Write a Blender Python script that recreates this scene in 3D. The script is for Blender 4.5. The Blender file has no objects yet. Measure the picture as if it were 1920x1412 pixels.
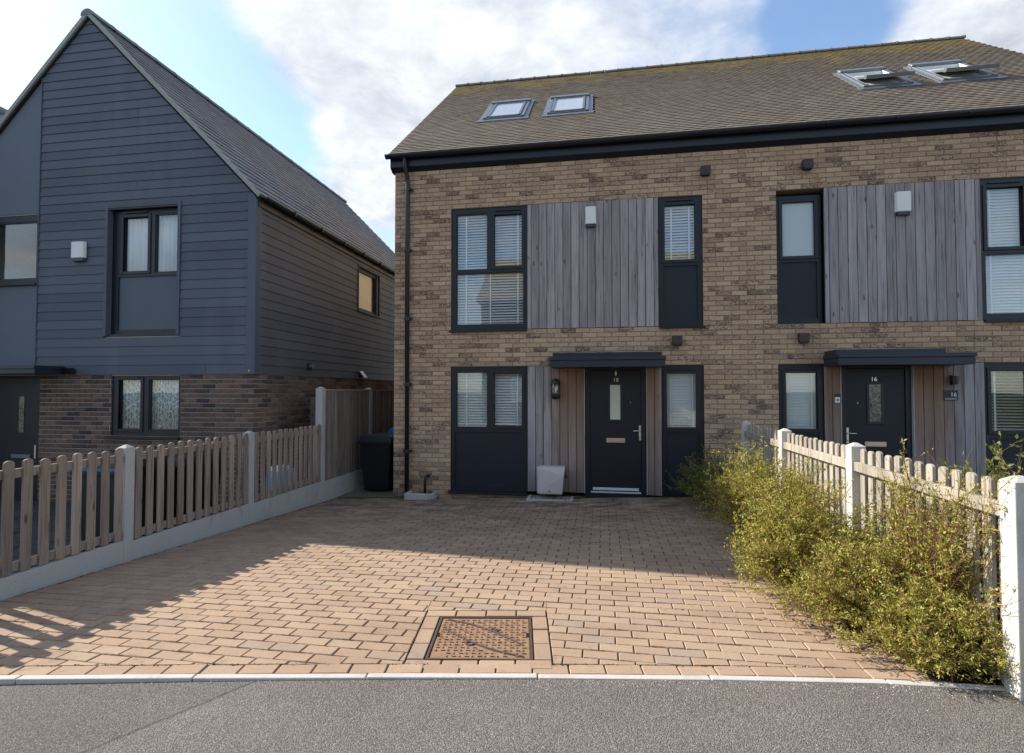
import bpy, math, random
import numpy as np
from mathutils import Vector, Matrix

S = bpy.context.scene
C = S.collection
R = math.radians
random.seed(7)

# ------------------------------------------------------------------ camera
cd = bpy.data.cameras.new('camera')
cd.sensor_width = 36.0
cd.lens = 36.0 * 1002.46 / 1920
cd.clip_start, cd.clip_end = 0.05, 2000
cam = bpy.data.objects.new('camera', cd)
C.objects.link(cam)
cam.location = (0, 0, 1.54)
cam.rotation_euler = (R(90 + 1.578), 0, R(9.418))
S.camera = cam

# ------------------------------------------------------------------ sky, sun, exposure
SUN = Vector((-1.31, 0.365, 1.0)).normalized()
EL = math.asin(SUN.z)
S.view_settings.view_transform = 'Standard'
S.view_settings.look = 'None'
S.view_settings.exposure = 1.55
S.view_settings.gamma = 1.0
S.view_settings.use_curve_mapping = False
S.cycles.max_bounces = 8
S.cycles.transparent_max_bounces = 12
S.cycles.use_denoising = True
S.cycles.sample_clamp_indirect = 6

sl = bpy.data.lights.new('sun', 'SUN')
sl.energy = 2.75
sl.angle = R(0.5)
sl.color = (1.0, 0.93, 0.82)
so = bpy.data.objects.new('sun', sl)
C.objects.link(so)
so.rotation_euler = SUN.to_track_quat('Z', 'Y').to_euler()
so.location = (-20, 10, 30)


class G:
    """small helper to wire shader nodes"""
    def __init__(s, nt):
        s.nt = nt
        nt.nodes.clear()

    def n(s, t, inp=None, **at):
        nd = s.nt.nodes.new(t)
        for k, v in at.items():
            setattr(nd, k, v)
        for k, v in (inp or {}).items():
            if isinstance(v, bpy.types.NodeSocket):
                s.nt.links.new(v, nd.inputs[k])
            else:
                nd.inputs[k].default_value = v
        return nd

    def m(s, op, a, b=0.0, c=None, clamp=False):
        d = {0: a, 1: b}
        if c is not None:
            d[2] = c
        return s.n('ShaderNodeMath', d, operation=op, use_clamp=clamp).outputs[0]

    def vm(s, op, a, b=(0, 0, 0)):
        return s.n('ShaderNodeVectorMath', {0: a, 1: b}, operation=op).outputs[0]

    def scale(s, v, k):
        return s.n('ShaderNodeVectorMath', {0: v, 'Scale': k}, operation='SCALE').outputs[0]

    def dot(s, a, b):
        return s.n('ShaderNodeVectorMath', {0: a, 1: b}, operation='DOT_PRODUCT').outputs['Value']

    def col(s, c):
        nd = s.n('ShaderNodeRGB')
        nd.outputs[0].default_value = (*c, 1)
        return nd.outputs[0]

    def mix(s, f, a, b, blend='MIX'):
        a = (*a, 1) if isinstance(a, tuple) and len(a) == 3 else a
        b = (*b, 1) if isinstance(b, tuple) and len(b) == 3 else b
        return s.n('ShaderNodeMix', {0: f, 6: a, 7: b}, data_type='RGBA', blend_type=blend).outputs[2]

    def ramp(s, f, stops, interp='LINEAR'):
        nd = s.n('ShaderNodeValToRGB', {0: f})
        cr = nd.color_ramp
        cr.interpolation = interp
        while len(cr.elements) < len(stops):
            cr.elements.new(0.5)
        for e, (p, c) in zip(cr.elements, stops):
            e.position = p
            e.color = (*c, 1) if isinstance(c, tuple) else (c, c, c, 1)
        return nd.outputs[0]

    def pos(s):
        return s.n('ShaderNodeNewGeometry').outputs['Position']

    def rnd(s, k=1.0):
        a = s.n('ShaderNodeNewGeometry').outputs['Random Per Island']
        b = s.n('ShaderNodeObjectInfo').outputs['Random']
        return s.m('FRACT', s.m('MULTIPLY', s.m('ADD', a, b), k))

    def noise(s, v, sc, det=4, rough=0.55, dist=0.0):
        return s.n('ShaderNodeTexNoise', {'Vector': v, 'Scale': sc, 'Detail': det, 'Roughness': rough,
                                          'Distortion': dist}).outputs['Fac']

    def stretch(s, v, sx, sy, sz):
        return s.vm('MULTIPLY', v, (sx, sy, sz))

    def mr(s, v, a, b, c=0.0, d=1.0):
        return s.n('ShaderNodeMapRange', {0: v, 1: a, 2: b, 3: c, 4: d}, clamp=True).outputs[0]

    def bump(s, h, st=0.5, dist=0.01):
        return s.n('ShaderNodeBump', {'Height': h, 'Strength': st, 'Distance': dist}).outputs[0]

    def out(s, col, rough=0.8, normal=None, metallic=0.0, spec=0.4, **kw):
        d = {'Base Color': (*col, 1) if isinstance(col, tuple) else col, 'Roughness': rough,
             'Metallic': metallic, 'Specular IOR Level': spec}
        if normal is not None:
            d['Normal'] = normal
        d.update(kw)
        b = s.n('ShaderNodeBsdfPrincipled', d)
        o = s.n('ShaderNodeOutputMaterial', {0: b.outputs[0]})
        return b


W = bpy.data.worlds.new('World')
S.world = W
W.use_nodes = True
g = G(W.node_tree)
sky = g.n('ShaderNodeTexSky', sky_type='NISHITA', sun_disc=False, sun_elevation=EL,
          sun_rotation=math.atan2(SUN.x, SUN.y), altitude=10, air_density=1.0, dust_density=0.6, ozone_density=2.0)
dr = g.n('ShaderNodeTexCoord').outputs['Generated']
zz = g.n('ShaderNodeSeparateXYZ', {0: dr}).outputs[2]
den = g.m('ADD', g.m('MAXIMUM', zz, 0.0), 0.22)
pl = g.n('ShaderNodeVectorMath', {0: dr, 1: g.n('ShaderNodeCombineXYZ', {0: den, 1: den, 2: den}).outputs[0]},
         operation='DIVIDE').outputs[0]
n1 = g.noise(g.vm('ADD', g.stretch(pl, 1.0, 1.0, 0.15), (3.1, 1.7, 0.4)), 1.5, 9, 0.58, 0.35)
n2 = g.noise(g.vm('ADD', g.stretch(pl, 1.0, 1.0, 0.15), (9.1, 4.7, 2.4)), 3.6, 8, 0.6, 0.25)
# the cloud bank and the clear patches of the afternoon sky, as directions on the dome
BLOBS = [
    ((-0.3866, 0.7439, 0.5451), 13, 0.55),
    ((-0.2716, 0.8037, 0.5294), 15, 0.5),
    ((-0.085, 0.8134, 0.5754), 12, 0.35),
    ((-0.4386, 0.7135, 0.5464), 7, 0.25),
    ((0.0217, 0.853, 0.5215), 12, 0.25),
    ((-0.3356, 0.856, 0.3932), 9, 0.28),
    ((-0.3966, 0.8648, 0.3079), 6, 0.2),
    ((0.2143, 0.8204, 0.5301), 10, 0.22),
    ((0.4403, 0.7507, 0.4925), 12, 0.4),
    ((0.5042, 0.7407, 0.444), 8, 0.3),
    ((-0.6315, 0.627, 0.456), 13, -0.3),
    ((-0.5723, 0.6334, 0.5209), 8, -0.25),
    ((-0.5251, 0.7275, 0.4416), 7, -0.55),
    ((-0.5046, 0.7651, 0.4001), 5, -0.25),
    ((0.3171, 0.7867, 0.5297), 6, -0.85),
    ((-0.7204, 0.5669, 0.3997), 10, -0.22),
    ((-0.4467, 0.7916, 0.4169), 4, -0.2),
    ((-0.2069, 0.8243, 0.5269), 5, -0.05)]
acc = g.m('ADD', g.m('MULTIPLY', g.m('SUBTRACT', n1, 0.5), 1.9), g.m('MULTIPLY', g.m('SUBTRACT', n2, 0.5), 1.3))
for d, r, w in BLOBS:
    dv = g.dot(dr, d)
    acc = g.m('ADD', acc, g.m('MULTIPLY', g.n('ShaderNodeMapRange', {0: dv, 1: math.cos(R(r)), 2: 1.0, 3: 0.0, 4: 1.0},
                                               interpolation_type='SMOOTHSTEP').outputs[0], w))
mask = g.n('ShaderNodeMapRange', {0: acc, 1: -0.42, 2: 0.62, 3: 0.05, 4: 0.97}, interpolation_type='SMOOTHSTEP').outputs[0]
n3 = g.noise(g.vm('ADD', g.stretch(pl, 1.0, 1.0, 0.15), (1.3, 7.7, 5.1)), 7.5, 8, 0.62, 0.4)
relief = g.m('ADD', g.m('MULTIPLY', n2, 0.6), g.m('MULTIPLY', n3, 0.4))
shade = g.mix(g.mr(relief, 0.37, 0.63), (2.65, 2.85, 3.2), (4.75, 4.85, 5.0))
skyc = g.mix(mask, g.mix(1.0, sky.outputs[0], (1.02, 1.08, 1.10), 'MULTIPLY'), shade)
bg = g.n('ShaderNodeBackground', {0: skyc, 1: 0.080})
g.n('ShaderNodeOutputWorld', {0: bg.outputs[0]})


# ------------------------------------------------------------------ mesh and object helpers
def wloc(o):
    v = Vector((0, 0, 0))
    while o:
        v += o.location
        o = o.parent
    return v


def link(o, parent=None):
    C.objects.link(o)
    if parent is not None:
        o.parent = parent
    return o


def props(o, label=None, cat=None, group=None, kind=None):
    if label: o['label'] = label
    if cat: o['category'] = cat
    if group: o['group'] = group
    if kind: o['kind'] = kind
    return o


def thing(name, loc, label, cat, group=None):
    o = bpy.data.objects.new(name, None)
    o.empty_display_size = 0.2
    o.location = loc
    C.objects.link(o)
    return props(o, label, cat, group)


class MB:
    def __init__(s):
        s.v, s.f = [], []

    def add(s, vs, fs):
        b = len(s.v)
        s.v += [tuple(p) for p in vs]
        s.f += [tuple(b + i for i in q) for q in fs]
        return s

    def box(s, x0, x1, y0, y1, z0, z1, skip=''):
        x0, x1 = min(x0, x1), max(x0, x1)
        y0, y1 = min(y0, y1), max(y0, y1)
        z0, z1 = min(z0, z1), max(z0, z1)
        vs = [(x0, y0, z0), (x1, y0, z0), (x1, y1, z0), (x0, y1, z0), (x0, y0, z1), (x1, y0, z1), (x1, y1, z1), (x0, y1, z1)]
        fs = [(3, 2, 1, 0), (4, 5, 6, 7), (0, 1, 5, 4), (1, 2, 6, 5), (2, 3, 7, 6), (3, 0, 4, 7)]
        if 'b' in skip: fs.pop(4)
        return s.add(vs, fs)

    def prism(s, poly, vec):
        n = len(poly)
        a = [Vector(p) for p in poly]
        b = [p + Vector(vec) for p in a]
        nrm = Vector((0, 0, 0))
        for i in range(n):
            nrm += a[i].cross(a[(i + 1) % n])
        if nrm.dot(Vector(vec)) > 0:
            a, b = a[::-1], b[::-1]
        fs = [tuple(range(n)), tuple(range(2 * n - 1, n - 1, -1))]
        fs += [(i, n + i, n + (i + 1) % n, (i + 1) % n) for i in range(n)]
        return s.add(a + b, fs)

    def tube(s, pts, rad, n=8, caps=True, squash=1.0):
        pts = [Vector(p) for p in pts]
        if not isinstance(rad, (list, tuple)):
            rad = [rad] * len(pts)
        base = len(s.v)
        prev = None
        for i, p in enumerate(pts):
            t = (pts[min(i + 1, len(pts) - 1)] - pts[max(i - 1, 0)]).normalized()
            if prev is None:
                u = t.orthogonal().normalized()
            else:
                u = (prev - t * prev.dot(t)).normalized()
            prev = u
            w = t.cross(u)
            for k in range(n):
                a = 2 * math.pi * (k + 0.5) / n
                s.v.append(tuple(p + (u * math.cos(a) + w * math.sin(a) * squash) * rad[i]))
        for i in range(len(pts) - 1):
            for k in range(n):
                a, b = base + i * n + k, base + i * n + (k + 1) % n
                s.f.append((a, b, b + n, a + n))
        if caps:
            s.f.append(tuple(base + k for k in range(n - 1, -1, -1)))
            e = base + (len(pts) - 1) * n
            s.f.append(tuple(e + k for k in range(n)))
        return s

    def lathe(s, c, prof, n=16):
        """prof: list of (r, z) from bottom to top about vertical axis at c"""
        base = len(s.v)
        for r, z in prof:
            for k in range(n):
                a = 2 * math.pi * k / n
                s.v.append((c[0] + r * math.cos(a), c[1] + r * math.sin(a), c[2] + z))
        for i in range(len(prof) - 1):
            for k in range(n):
                a, b = base + i * n + k, base + i * n + (k + 1) % n
                s.f.append((a, b, b + n, a + n))
        s.f.append(tuple(base + k for k in range(n - 1, -1, -1)))
        e = base + (len(prof) - 1) * n
        s.f.append(tuple(e + k for k in range(n)))
        return s

    def mesh(s, name, mat, org=Vector((0, 0, 0)), smooth=False):
        me = bpy.data.meshes.new(name)
        ox, oy, oz = org
        me.from_pydata([(x - ox, y - oy, z - oz) for x, y, z in s.v], [], s.f)
        if mat: me.materials.append(mat)
        if smooth:
            me.polygons.foreach_set('use_smooth', [True] * len(me.polygons))
        me.update()
        return me

    def build(s, name, mat, parent=None, kind=None, smooth=False, bevel=0.0, label=None, cat=None, group=None):
        o = bpy.data.objects.new(name, s.mesh(name, mat, wloc(parent) if parent else Vector((0, 0, 0)), smooth))
        link(o, parent)
        props(o, label, cat, group, kind)
        if bevel:
            md = o.modifiers.new('bevel', 'BEVEL')
            md.width = bevel
            md.segments = 2
            md.limit_method = 'ANGLE'
            md.angle_limit = R(35)
        return o


def inst(name, me, loc, parent, rot=None, kind=None):
    o = bpy.data.objects.new(name, me)
    link(o, parent)
    o.location = Vector(loc) - wloc(parent)
    if rot: o.rotation_euler = rot
    return o


def cells(rect, holes, mb, y0, y1, axis='y'):
    """fill rect minus holes with boxes between depths y0..y1"""
    xs = sorted({rect[0], rect[1]} | {h[i] for h in holes for i in (0, 1) if rect[0] < h[i] < rect[1]})
    zs = sorted({rect[2], rect[3]} | {h[i] for h in holes for i in (2, 3) if rect[2] < h[i] < rect[3]})
    for i in range(len(xs) - 1):
        j = 0
        while j < len(zs) - 1:
            cx = (xs[i] + xs[i + 1]) / 2
            def open_(k):
                cz = (zs[k] + zs[k + 1]) / 2
                return any(h[0] < cx < h[1] and h[2] < cz < h[3] for h in holes)
            if open_(j):
                j += 1
                continue
            k = j
            while k + 1 < len(zs) - 1 and not open_(k + 1):
                k += 1
            if axis == 'y':
                mb.box(xs[i], xs[i + 1], y0, y1, zs[j], zs[k + 1])
            else:
                mb.box(y0, y1, xs[i], xs[i + 1], zs[j], zs[k + 1])
            j = k + 1
    return mb


def clip(poly, nx, ny, d):
    """keep nx*x+ny*y<=d of a 2d polygon"""
    out = []
    for i in range(len(poly)):
        a, b = poly[i], poly[(i + 1) % len(poly)]
        da, db = nx * a[0] + ny * a[1] - d, nx * b[0] + ny * b[1] - d
        if da <= 0: out.append(a)
        if da * db < 0:
            t = da / (da - db)
            out.append((a[0] + t * (b[0] - a[0]), a[1] + t * (b[1] - a[1])))
    return out


def area(p):
    return 0.5 * abs(sum(p[i][0] * p[(i + 1) % len(p)][1] - p[(i + 1) % len(p)][0] * p[i][1] for i in range(len(p)))) if len(p) > 2 else 0


CY, SY = math.cos(R(9.418)), math.sin(R(9.418))


def nearness(p):
    """how large a piece at p shows (0 when outside the view); only used to choose which pieces become objects of their own"""
    xc = p[0] * CY + p[1] * SY
    d = -p[0] * SY + p[1] * CY
    if d < 0.5: return 0
    if abs(xc / d) > 0.93 or abs((p[2] - 1.54) / d + 0.0) > 0.72: return 0
    return 1 / d


# ------------------------------------------------------------------ materials
def MAT(name, fn):
    m = bpy.data.materials.new(name)
    m.use_nodes = True
    fn(G(m.node_tree))
    return m


def brick_mat(stops, dark, amount, mossy=0.0):
    def f(g):
        r, r2 = g.rnd(1.0), g.rnd(7.31)
        p = g.pos()
        off = g.n('ShaderNodeCombineXYZ', {0: g.m('MULTIPLY', r, 91.0), 1: g.m('MULTIPLY', r2, 57.0), 2: g.m('MULTIPLY', r, 33.0)}).outputs[0]
        q = g.vm('ADD', p, off)
        c = g.ramp(r, stops)
        fine = g.noise(q, 60, 6, 0.7)
        c = g.mix(g.mr(fine, 0.25, 0.75), g.mix(1.0, c, (0.62, 0.60, 0.58), 'MULTIPLY'), g.mix(1.0, c, (1.22, 1.2, 1.16), 'MULTIPLY'))
        st = g.noise(g.stretch(q, 19, 19, 44), 1.0, 5, 0.68, 1.6)
        thr = g.m('SUBTRACT', 0.80, g.m('MULTIPLY', r2, amount))
        k = g.mr(g.m('SUBTRACT', st, thr), 0.0, 0.07)
        c = g.mix(g.m('MULTIPLY', k, 0.88), c, dark)
        big = g.noise(p, 0.7, 3)
        c = g.mix(g.mr(big, 0.35, 0.7, 0.0, 0.35), c, g.mix(1.0, c, (0.78, 0.74, 0.72), 'MULTIPLY'))
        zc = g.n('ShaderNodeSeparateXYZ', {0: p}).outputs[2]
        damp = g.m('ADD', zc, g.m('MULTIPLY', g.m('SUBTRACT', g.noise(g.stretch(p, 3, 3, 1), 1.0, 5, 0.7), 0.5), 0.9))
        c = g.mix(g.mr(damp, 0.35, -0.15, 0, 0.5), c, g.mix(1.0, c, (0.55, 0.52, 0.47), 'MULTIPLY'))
        run = g.mr(g.noise(g.stretch(p, 5, 5, 0.5), 1.0, 5, 0.65), 0.56, 0.72, 0, 0.30)
        c = g.mix(run, c, g.mix(1.0, c, (0.66, 0.62, 0.60), 'MULTIPLY'))
        crease = g.noise(g.stretch(q, 14, 14, 45), 1.0, 6, 0.7, 1.5)
        h = g.m('ADD', g.m('MULTIPLY', fine, 0.35), crease)
        g.out(c, 0.92, g.bump(h, 1.0, 0.018), spec=0.2)
    return f


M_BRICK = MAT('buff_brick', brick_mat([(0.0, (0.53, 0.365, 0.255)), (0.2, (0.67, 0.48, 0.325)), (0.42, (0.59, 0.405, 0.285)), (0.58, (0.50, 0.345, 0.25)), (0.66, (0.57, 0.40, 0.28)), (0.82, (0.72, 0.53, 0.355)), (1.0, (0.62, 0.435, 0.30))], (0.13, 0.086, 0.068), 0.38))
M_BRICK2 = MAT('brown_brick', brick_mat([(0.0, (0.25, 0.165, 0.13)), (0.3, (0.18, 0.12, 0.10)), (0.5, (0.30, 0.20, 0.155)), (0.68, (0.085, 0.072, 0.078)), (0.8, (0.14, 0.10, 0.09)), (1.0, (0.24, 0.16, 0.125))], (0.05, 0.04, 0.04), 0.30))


def mortar(col):
    def f(g):
        n = g.noise(g.pos(), 30, 5, 0.7)
        g.out(g.mix(n, tuple(0.7 * c for c in col), tuple(1.25 * c for c in col)), 0.95, g.bump(n, 0.5, 0.004), spec=0.1)
    return f


M_MORTAR = MAT('tan_mortar', mortar((0.31, 0.24, 0.17)))
M_MORTAR2 = MAT('grey_mortar', mortar((0.50, 0.46, 0.42)))


def plain(col, rough=0.5, spec=0.4, var=0.12, bsc=0.0, metallic=0.0, nsc=12):
    def f(g):
        n = g.noise(g.pos(), nsc, 5, 0.6)
        c = g.mix(n, tuple(c * (1 - var) for c in col), tuple(c * (1 + var) for c in col))
        nm = g.bump(g.noise(g.pos(), 140, 3, 0.6), bsc, 0.003) if bsc else None
        g.out(c, rough, nm, metallic, spec)
    return f


M_FRAME = MAT('anthracite_frame', plain((0.0096, 0.0122, 0.0200), 0.42, 0.45, 0.1))
M_PANEL = MAT('anthracite_panel', plain((0.0114, 0.0148, 0.0246), 0.50, 0.4, 0.18, 0.15, nsc=5))
M_DOOR = MAT('anthracite_door', plain((0.0095, 0.0118, 0.0177), 0.45, 0.4, 0.12, 0.25))
M_FASCIA = MAT('dark_fascia', plain((0.0087, 0.0122, 0.0211), 0.38, 0.5, 0.25, 0.0, nsc=3))
M_CANOPY = MAT('grey_canopy', plain((0.0219, 0.0285, 0.0440), 0.45, 0.45, 0.2, nsc=4))
M_BLACK = MAT('black_plastic', plain((0.012, 0.012, 0.013), 0.4, 0.5, 0.1))
M_PIPE = MAT('black_pipe', plain((0.016, 0.018, 0.024), 0.35, 0.5, 0.15))
M_WHITE = MAT('white_plastic', plain((0.78, 0.78, 0.74), 0.45, 0.4, 0.04, nsc=3))
M_UPVC = MAT('white_trim', plain((0.60, 0.62, 0.63), 0.4, 0.4, 0.06))
M_BLUE = MAT('blue_lid', plain((0.03, 0.14, 0.36), 0.45, 0.4, 0.15))
M_LTBLUE = MAT('pale_blue_bag', plain((0.20, 0.33, 0.50), 0.6, 0.3, 0.25))
M_BIN = MAT('black_bin', plain((0.009, 0.010, 0.014), 0.5, 0.4, 0.2, 0.1))
M_METER = MAT('meter_box_plastic', plain((0.56, 0.50, 0.48), 0.6, 0.25, 0.06, 0.15, nsc=4))
M_CHROME = MAT('brushed_metal', plain((0.72, 0.68, 0.60), 0.28, 0.5, 0.05, metallic=0.9))
M_GOLD = MAT('pale_gold_metal', plain((0.68, 0.50, 0.36), 0.35, 0.5, 0.05, metallic=0.7))
M_BROWNV = MAT('brown_vent', plain((0.055, 0.038, 0.032), 0.5, 0.4, 0.1))
M_SKYL = MAT('grey_aluminium', plain((0.17, 0.19, 0.21), 0.38, 0.5, 0.08, metallic=0.35))
M_SLATEP = MAT('slate_plaque', plain((0.05, 0.055, 0.06), 0.6, 0.3, 0.2, 0.2))
M_BLINDDARK = MAT('room_dark', plain((0.10, 0.10, 0.10), 0.9, 0.1, 0.1))


def f_blind(g):
    b = g.n('ShaderNodeBsdfPrincipled', {'Base Color': (0.84, 0.85, 0.86, 1), 'Roughness': 0.5})
    t = g.n('ShaderNodeBsdfTranslucent', {'Color': (0.85, 0.85, 0.85, 1)})
    mx = g.n('ShaderNodeMixShader', {0: 0.2, 1: b.outputs[0], 2: t.outputs[0]})
    g.n('ShaderNodeOutputMaterial', {0: mx.outputs[0]})
M_BLIND = MAT('white_blind', f_blind)


def f_glass(g):
    ge = g.n('ShaderNodeNewGeometry')
    cs = g.m('ABSOLUTE', g.dot(ge.outputs['Normal'], ge.outputs['Incoming']))
    fr = g.m('ADD', 0.05, g.m('MULTIPLY', 0.95, g.m('POWER', g.m('SUBTRACT', 1.0, cs), 5.0)))
    w = g.noise(g.pos(), 1.3, 2)
    gl = g.n('ShaderNodeBsdfGlossy', {'Color': (1, 1, 1, 1), 'Roughness': 0.01, 'Normal': g.bump(w, 0.06, 0.02)})
    tr = g.n('ShaderNodeBsdfTransparent', {'Color': (0.96, 0.98, 0.975, 1)})
    mx = g.n('ShaderNodeMixShader', {0: g.m('MULTIPLY', fr, 1.6, clamp=True), 1: tr.outputs[0], 2: gl.outputs[0]})
    g.n('ShaderNodeOutputMaterial', {0: mx.outputs[0]})
M_GLASS = MAT('window_glass', f_glass)


def f_frost(g):
    n = g.noise(g.pos(), 90, 3, 0.7)
    g.out(g.mix(n, (0.50, 0.52, 0.42), (0.62, 0.63, 0.50)), 0.18, g.bump(n, 0.25, 0.004), spec=0.6)
M_FROST = MAT('obscure_glass', f_frost)


def f_frost_w(g):
    n = g.noise(g.pos(), 40, 3, 0.7)
    g.out(g.mix(n, (0.44, 0.50, 0.50), (0.52, 0.57, 0.56)), 0.14, g.bump(n, 0.05, 0.003), spec=0.7)
M_FROSTW = MAT('frosted_glass', f_frost_w)


def f_lace(g):
    p = g.pos()
    a = g.noise(g.stretch(p, 34, 1, 16), 1.0, 3, 0.6, 2.0)
    w = g.m('SINE', g.m('MULTIPLY', g.n('ShaderNodeSeparateXYZ', {0: p}).outputs[0], 120.0))
    v = g.n('ShaderNodeTexVoronoi', {'Vector': g.stretch(p, 22, 1, 11), 'Scale': 1.0}, feature='DISTANCE_TO_EDGE').outputs['Distance']
    k = g.m('ADD', g.mr(v, 0.02, 0.16, 0.75, 0.0), g.mr(g.m('ADD', a, g.m('MULTIPLY', w, 0.06)), 0.48, 0.6, 0.0, 0.6), clamp=True)
    g.out(g.mix(k, (0.20, 0.21, 0.23), (0.85, 0.87, 0.88)), 0.9, spec=0.1)
M_LACE = MAT('lace_curtain', f_lace)


def f_curtain(g):
    p = g.pos()
    x = g.n('ShaderNodeSeparateXYZ', {0: p}).outputs[0]
    n = g.noise(g.stretch(p, 14, 1, 0.8), 1.0, 3, 0.5)
    g.out(g.mix(g.mr(n, 0.3, 0.7), (0.50, 0.55, 0.58), (0.74, 0.77, 0.78)), 0.9, spec=0.1)
M_CURTAIN = MAT('pale_curtain', f_curtain)
M_BEIGEBLIND = MAT('beige_blind', plain((0.46, 0.38, 0.24), 0.7, 0.2, 0.15, nsc=20))


def clad_mat(col, vert=0.25):
    def f(g):
        p = g.pos()
        r = g.rnd(1.0)
        gr = g.noise(g.stretch(p, 2.5, 2.5, 60), 1.0, 6, 0.65)
        big = g.noise(p, 1.1, 4, 0.6)
        c = g.mix(r, tuple(c * 0.84 for c in col), tuple(c * 1.12 for c in col))
        fade = g.noise(g.stretch(p, 2.2, 2.2, 0.35), 1.0, 5, 0.6)
        c = g.mix(g.mr(fade, 0.5, 0.75, 0, 0.22), c, (0.20, 0.21, 0.22))
        c = g.mix(g.m('MULTIPLY', big, 0.5), c, g.mix(1.0, c, (0.72, 0.75, 0.8), 'MULTIPLY'))
        g.out(c, 0.55, g.bump(gr, 0.28, 0.004), spec=0.35)
    return f
M_CLAD = MAT('slate_blue_cladding', clad_mat((0.092, 0.107, 0.138)))
M_CLADS = MAT('slate_grey_cladding', clad_mat((0.088, 0.090, 0.104)))
M_RPANEL = MAT('render_panel', plain((0.128, 0.155, 0.192), 0.6, 0.3, 0.08, 0.2, nsc=2))
M_RPANEL2 = MAT('blue_grey_infill', plain((0.105, 0.126, 0.158), 0.55, 0.3, 0.1, 0.2, nsc=2))


def tile_mat(stops, lichen):
    def f(g):
        p = g.pos()
        r = g.rnd(1.0)
        c = g.ramp(r, stops)
        n = g.noise(p, 22, 5, 0.7)
        c = g.mix(n, g.mix(1.0, c, (0.7, 0.7, 0.7), 'MULTIPLY'), g.mix(1.0, c, (1.25, 1.22, 1.18), 'MULTIPLY'))
        big = g.noise(p, 0.8, 4, 0.6)
        c = g.mix(g.mr(big, 0.4, 0.7, 0, 0.4), c, g.mix(1.0, c, (0.75, 0.72, 0.72), 'MULTIPLY'))
        if lichen:
            sp = g.n('ShaderNodeSeparateXYZ', {0: p})
            z = sp.outputs[2]
            hi = g.mr(z, 7.6, 9.1, -0.26, 0.23)
            right = g.mr(sp.outputs[0], 1.0, 7.5, 0.0, 0.07)
            k = g.mr(g.m('ADD', g.m('ADD', g.noise(g.stretch(p, 1, 1, 1.4), 1.7, 6, 0.65), hi), right), 0.50, 0.66)
            sm = g.mr(g.noise(p, 30, 3, 0.7), 0.35, 0.6)
            c = g.mix(g.m('MULTIPLY', g.m('MULTIPLY', k, sm), 0.8), c, g.mix(g.noise(p, 9, 2), (0.46, 0.31, 0.06), (0.33, 0.26, 0.09)))
            pale = g.mr(g.noise(p, 5, 5, 0.75), 0.60, 0.72)
            c = g.mix(g.m('MULTIPLY', pale, 0.3), c, (0.26, 0.24, 0.19))
        g.out(c, 0.88, g.bump(n, 0.5, 0.004), spec=0.25)
    return f
M_TILE = MAT('brown_roof_tile', tile_mat([(0, (0.200, 0.165, 0.132)), (0.35, (0.225, 0.186, 0.148)), (0.7, (0.185, 0.153, 0.124)), (1, (0.245, 0.20, 0.158))], True))
M_SLATE = MAT('grey_slate', tile_mat([(0, (0.210, 0.230, 0.258)), (0.5, (0.25, 0.268, 0.295)), (0.75, (0.19, 0.21, 0.24)), (1, (0.23, 0.248, 0.275))], False))
M_RIDGE = MAT('grey_ridge_tile', plain((0.19, 0.17, 0.145), 0.9, 0.2, 0.3, 0.4, nsc=9))
M_VERGE = MAT('pale_verge', plain((0.34, 0.36, 0.33), 0.8, 0.3, 0.2, 0.2))
M_UNDER = MAT('roof_underlay', plain((0.03, 0.027, 0.025), 0.95, 0.1, 0.1))


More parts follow.
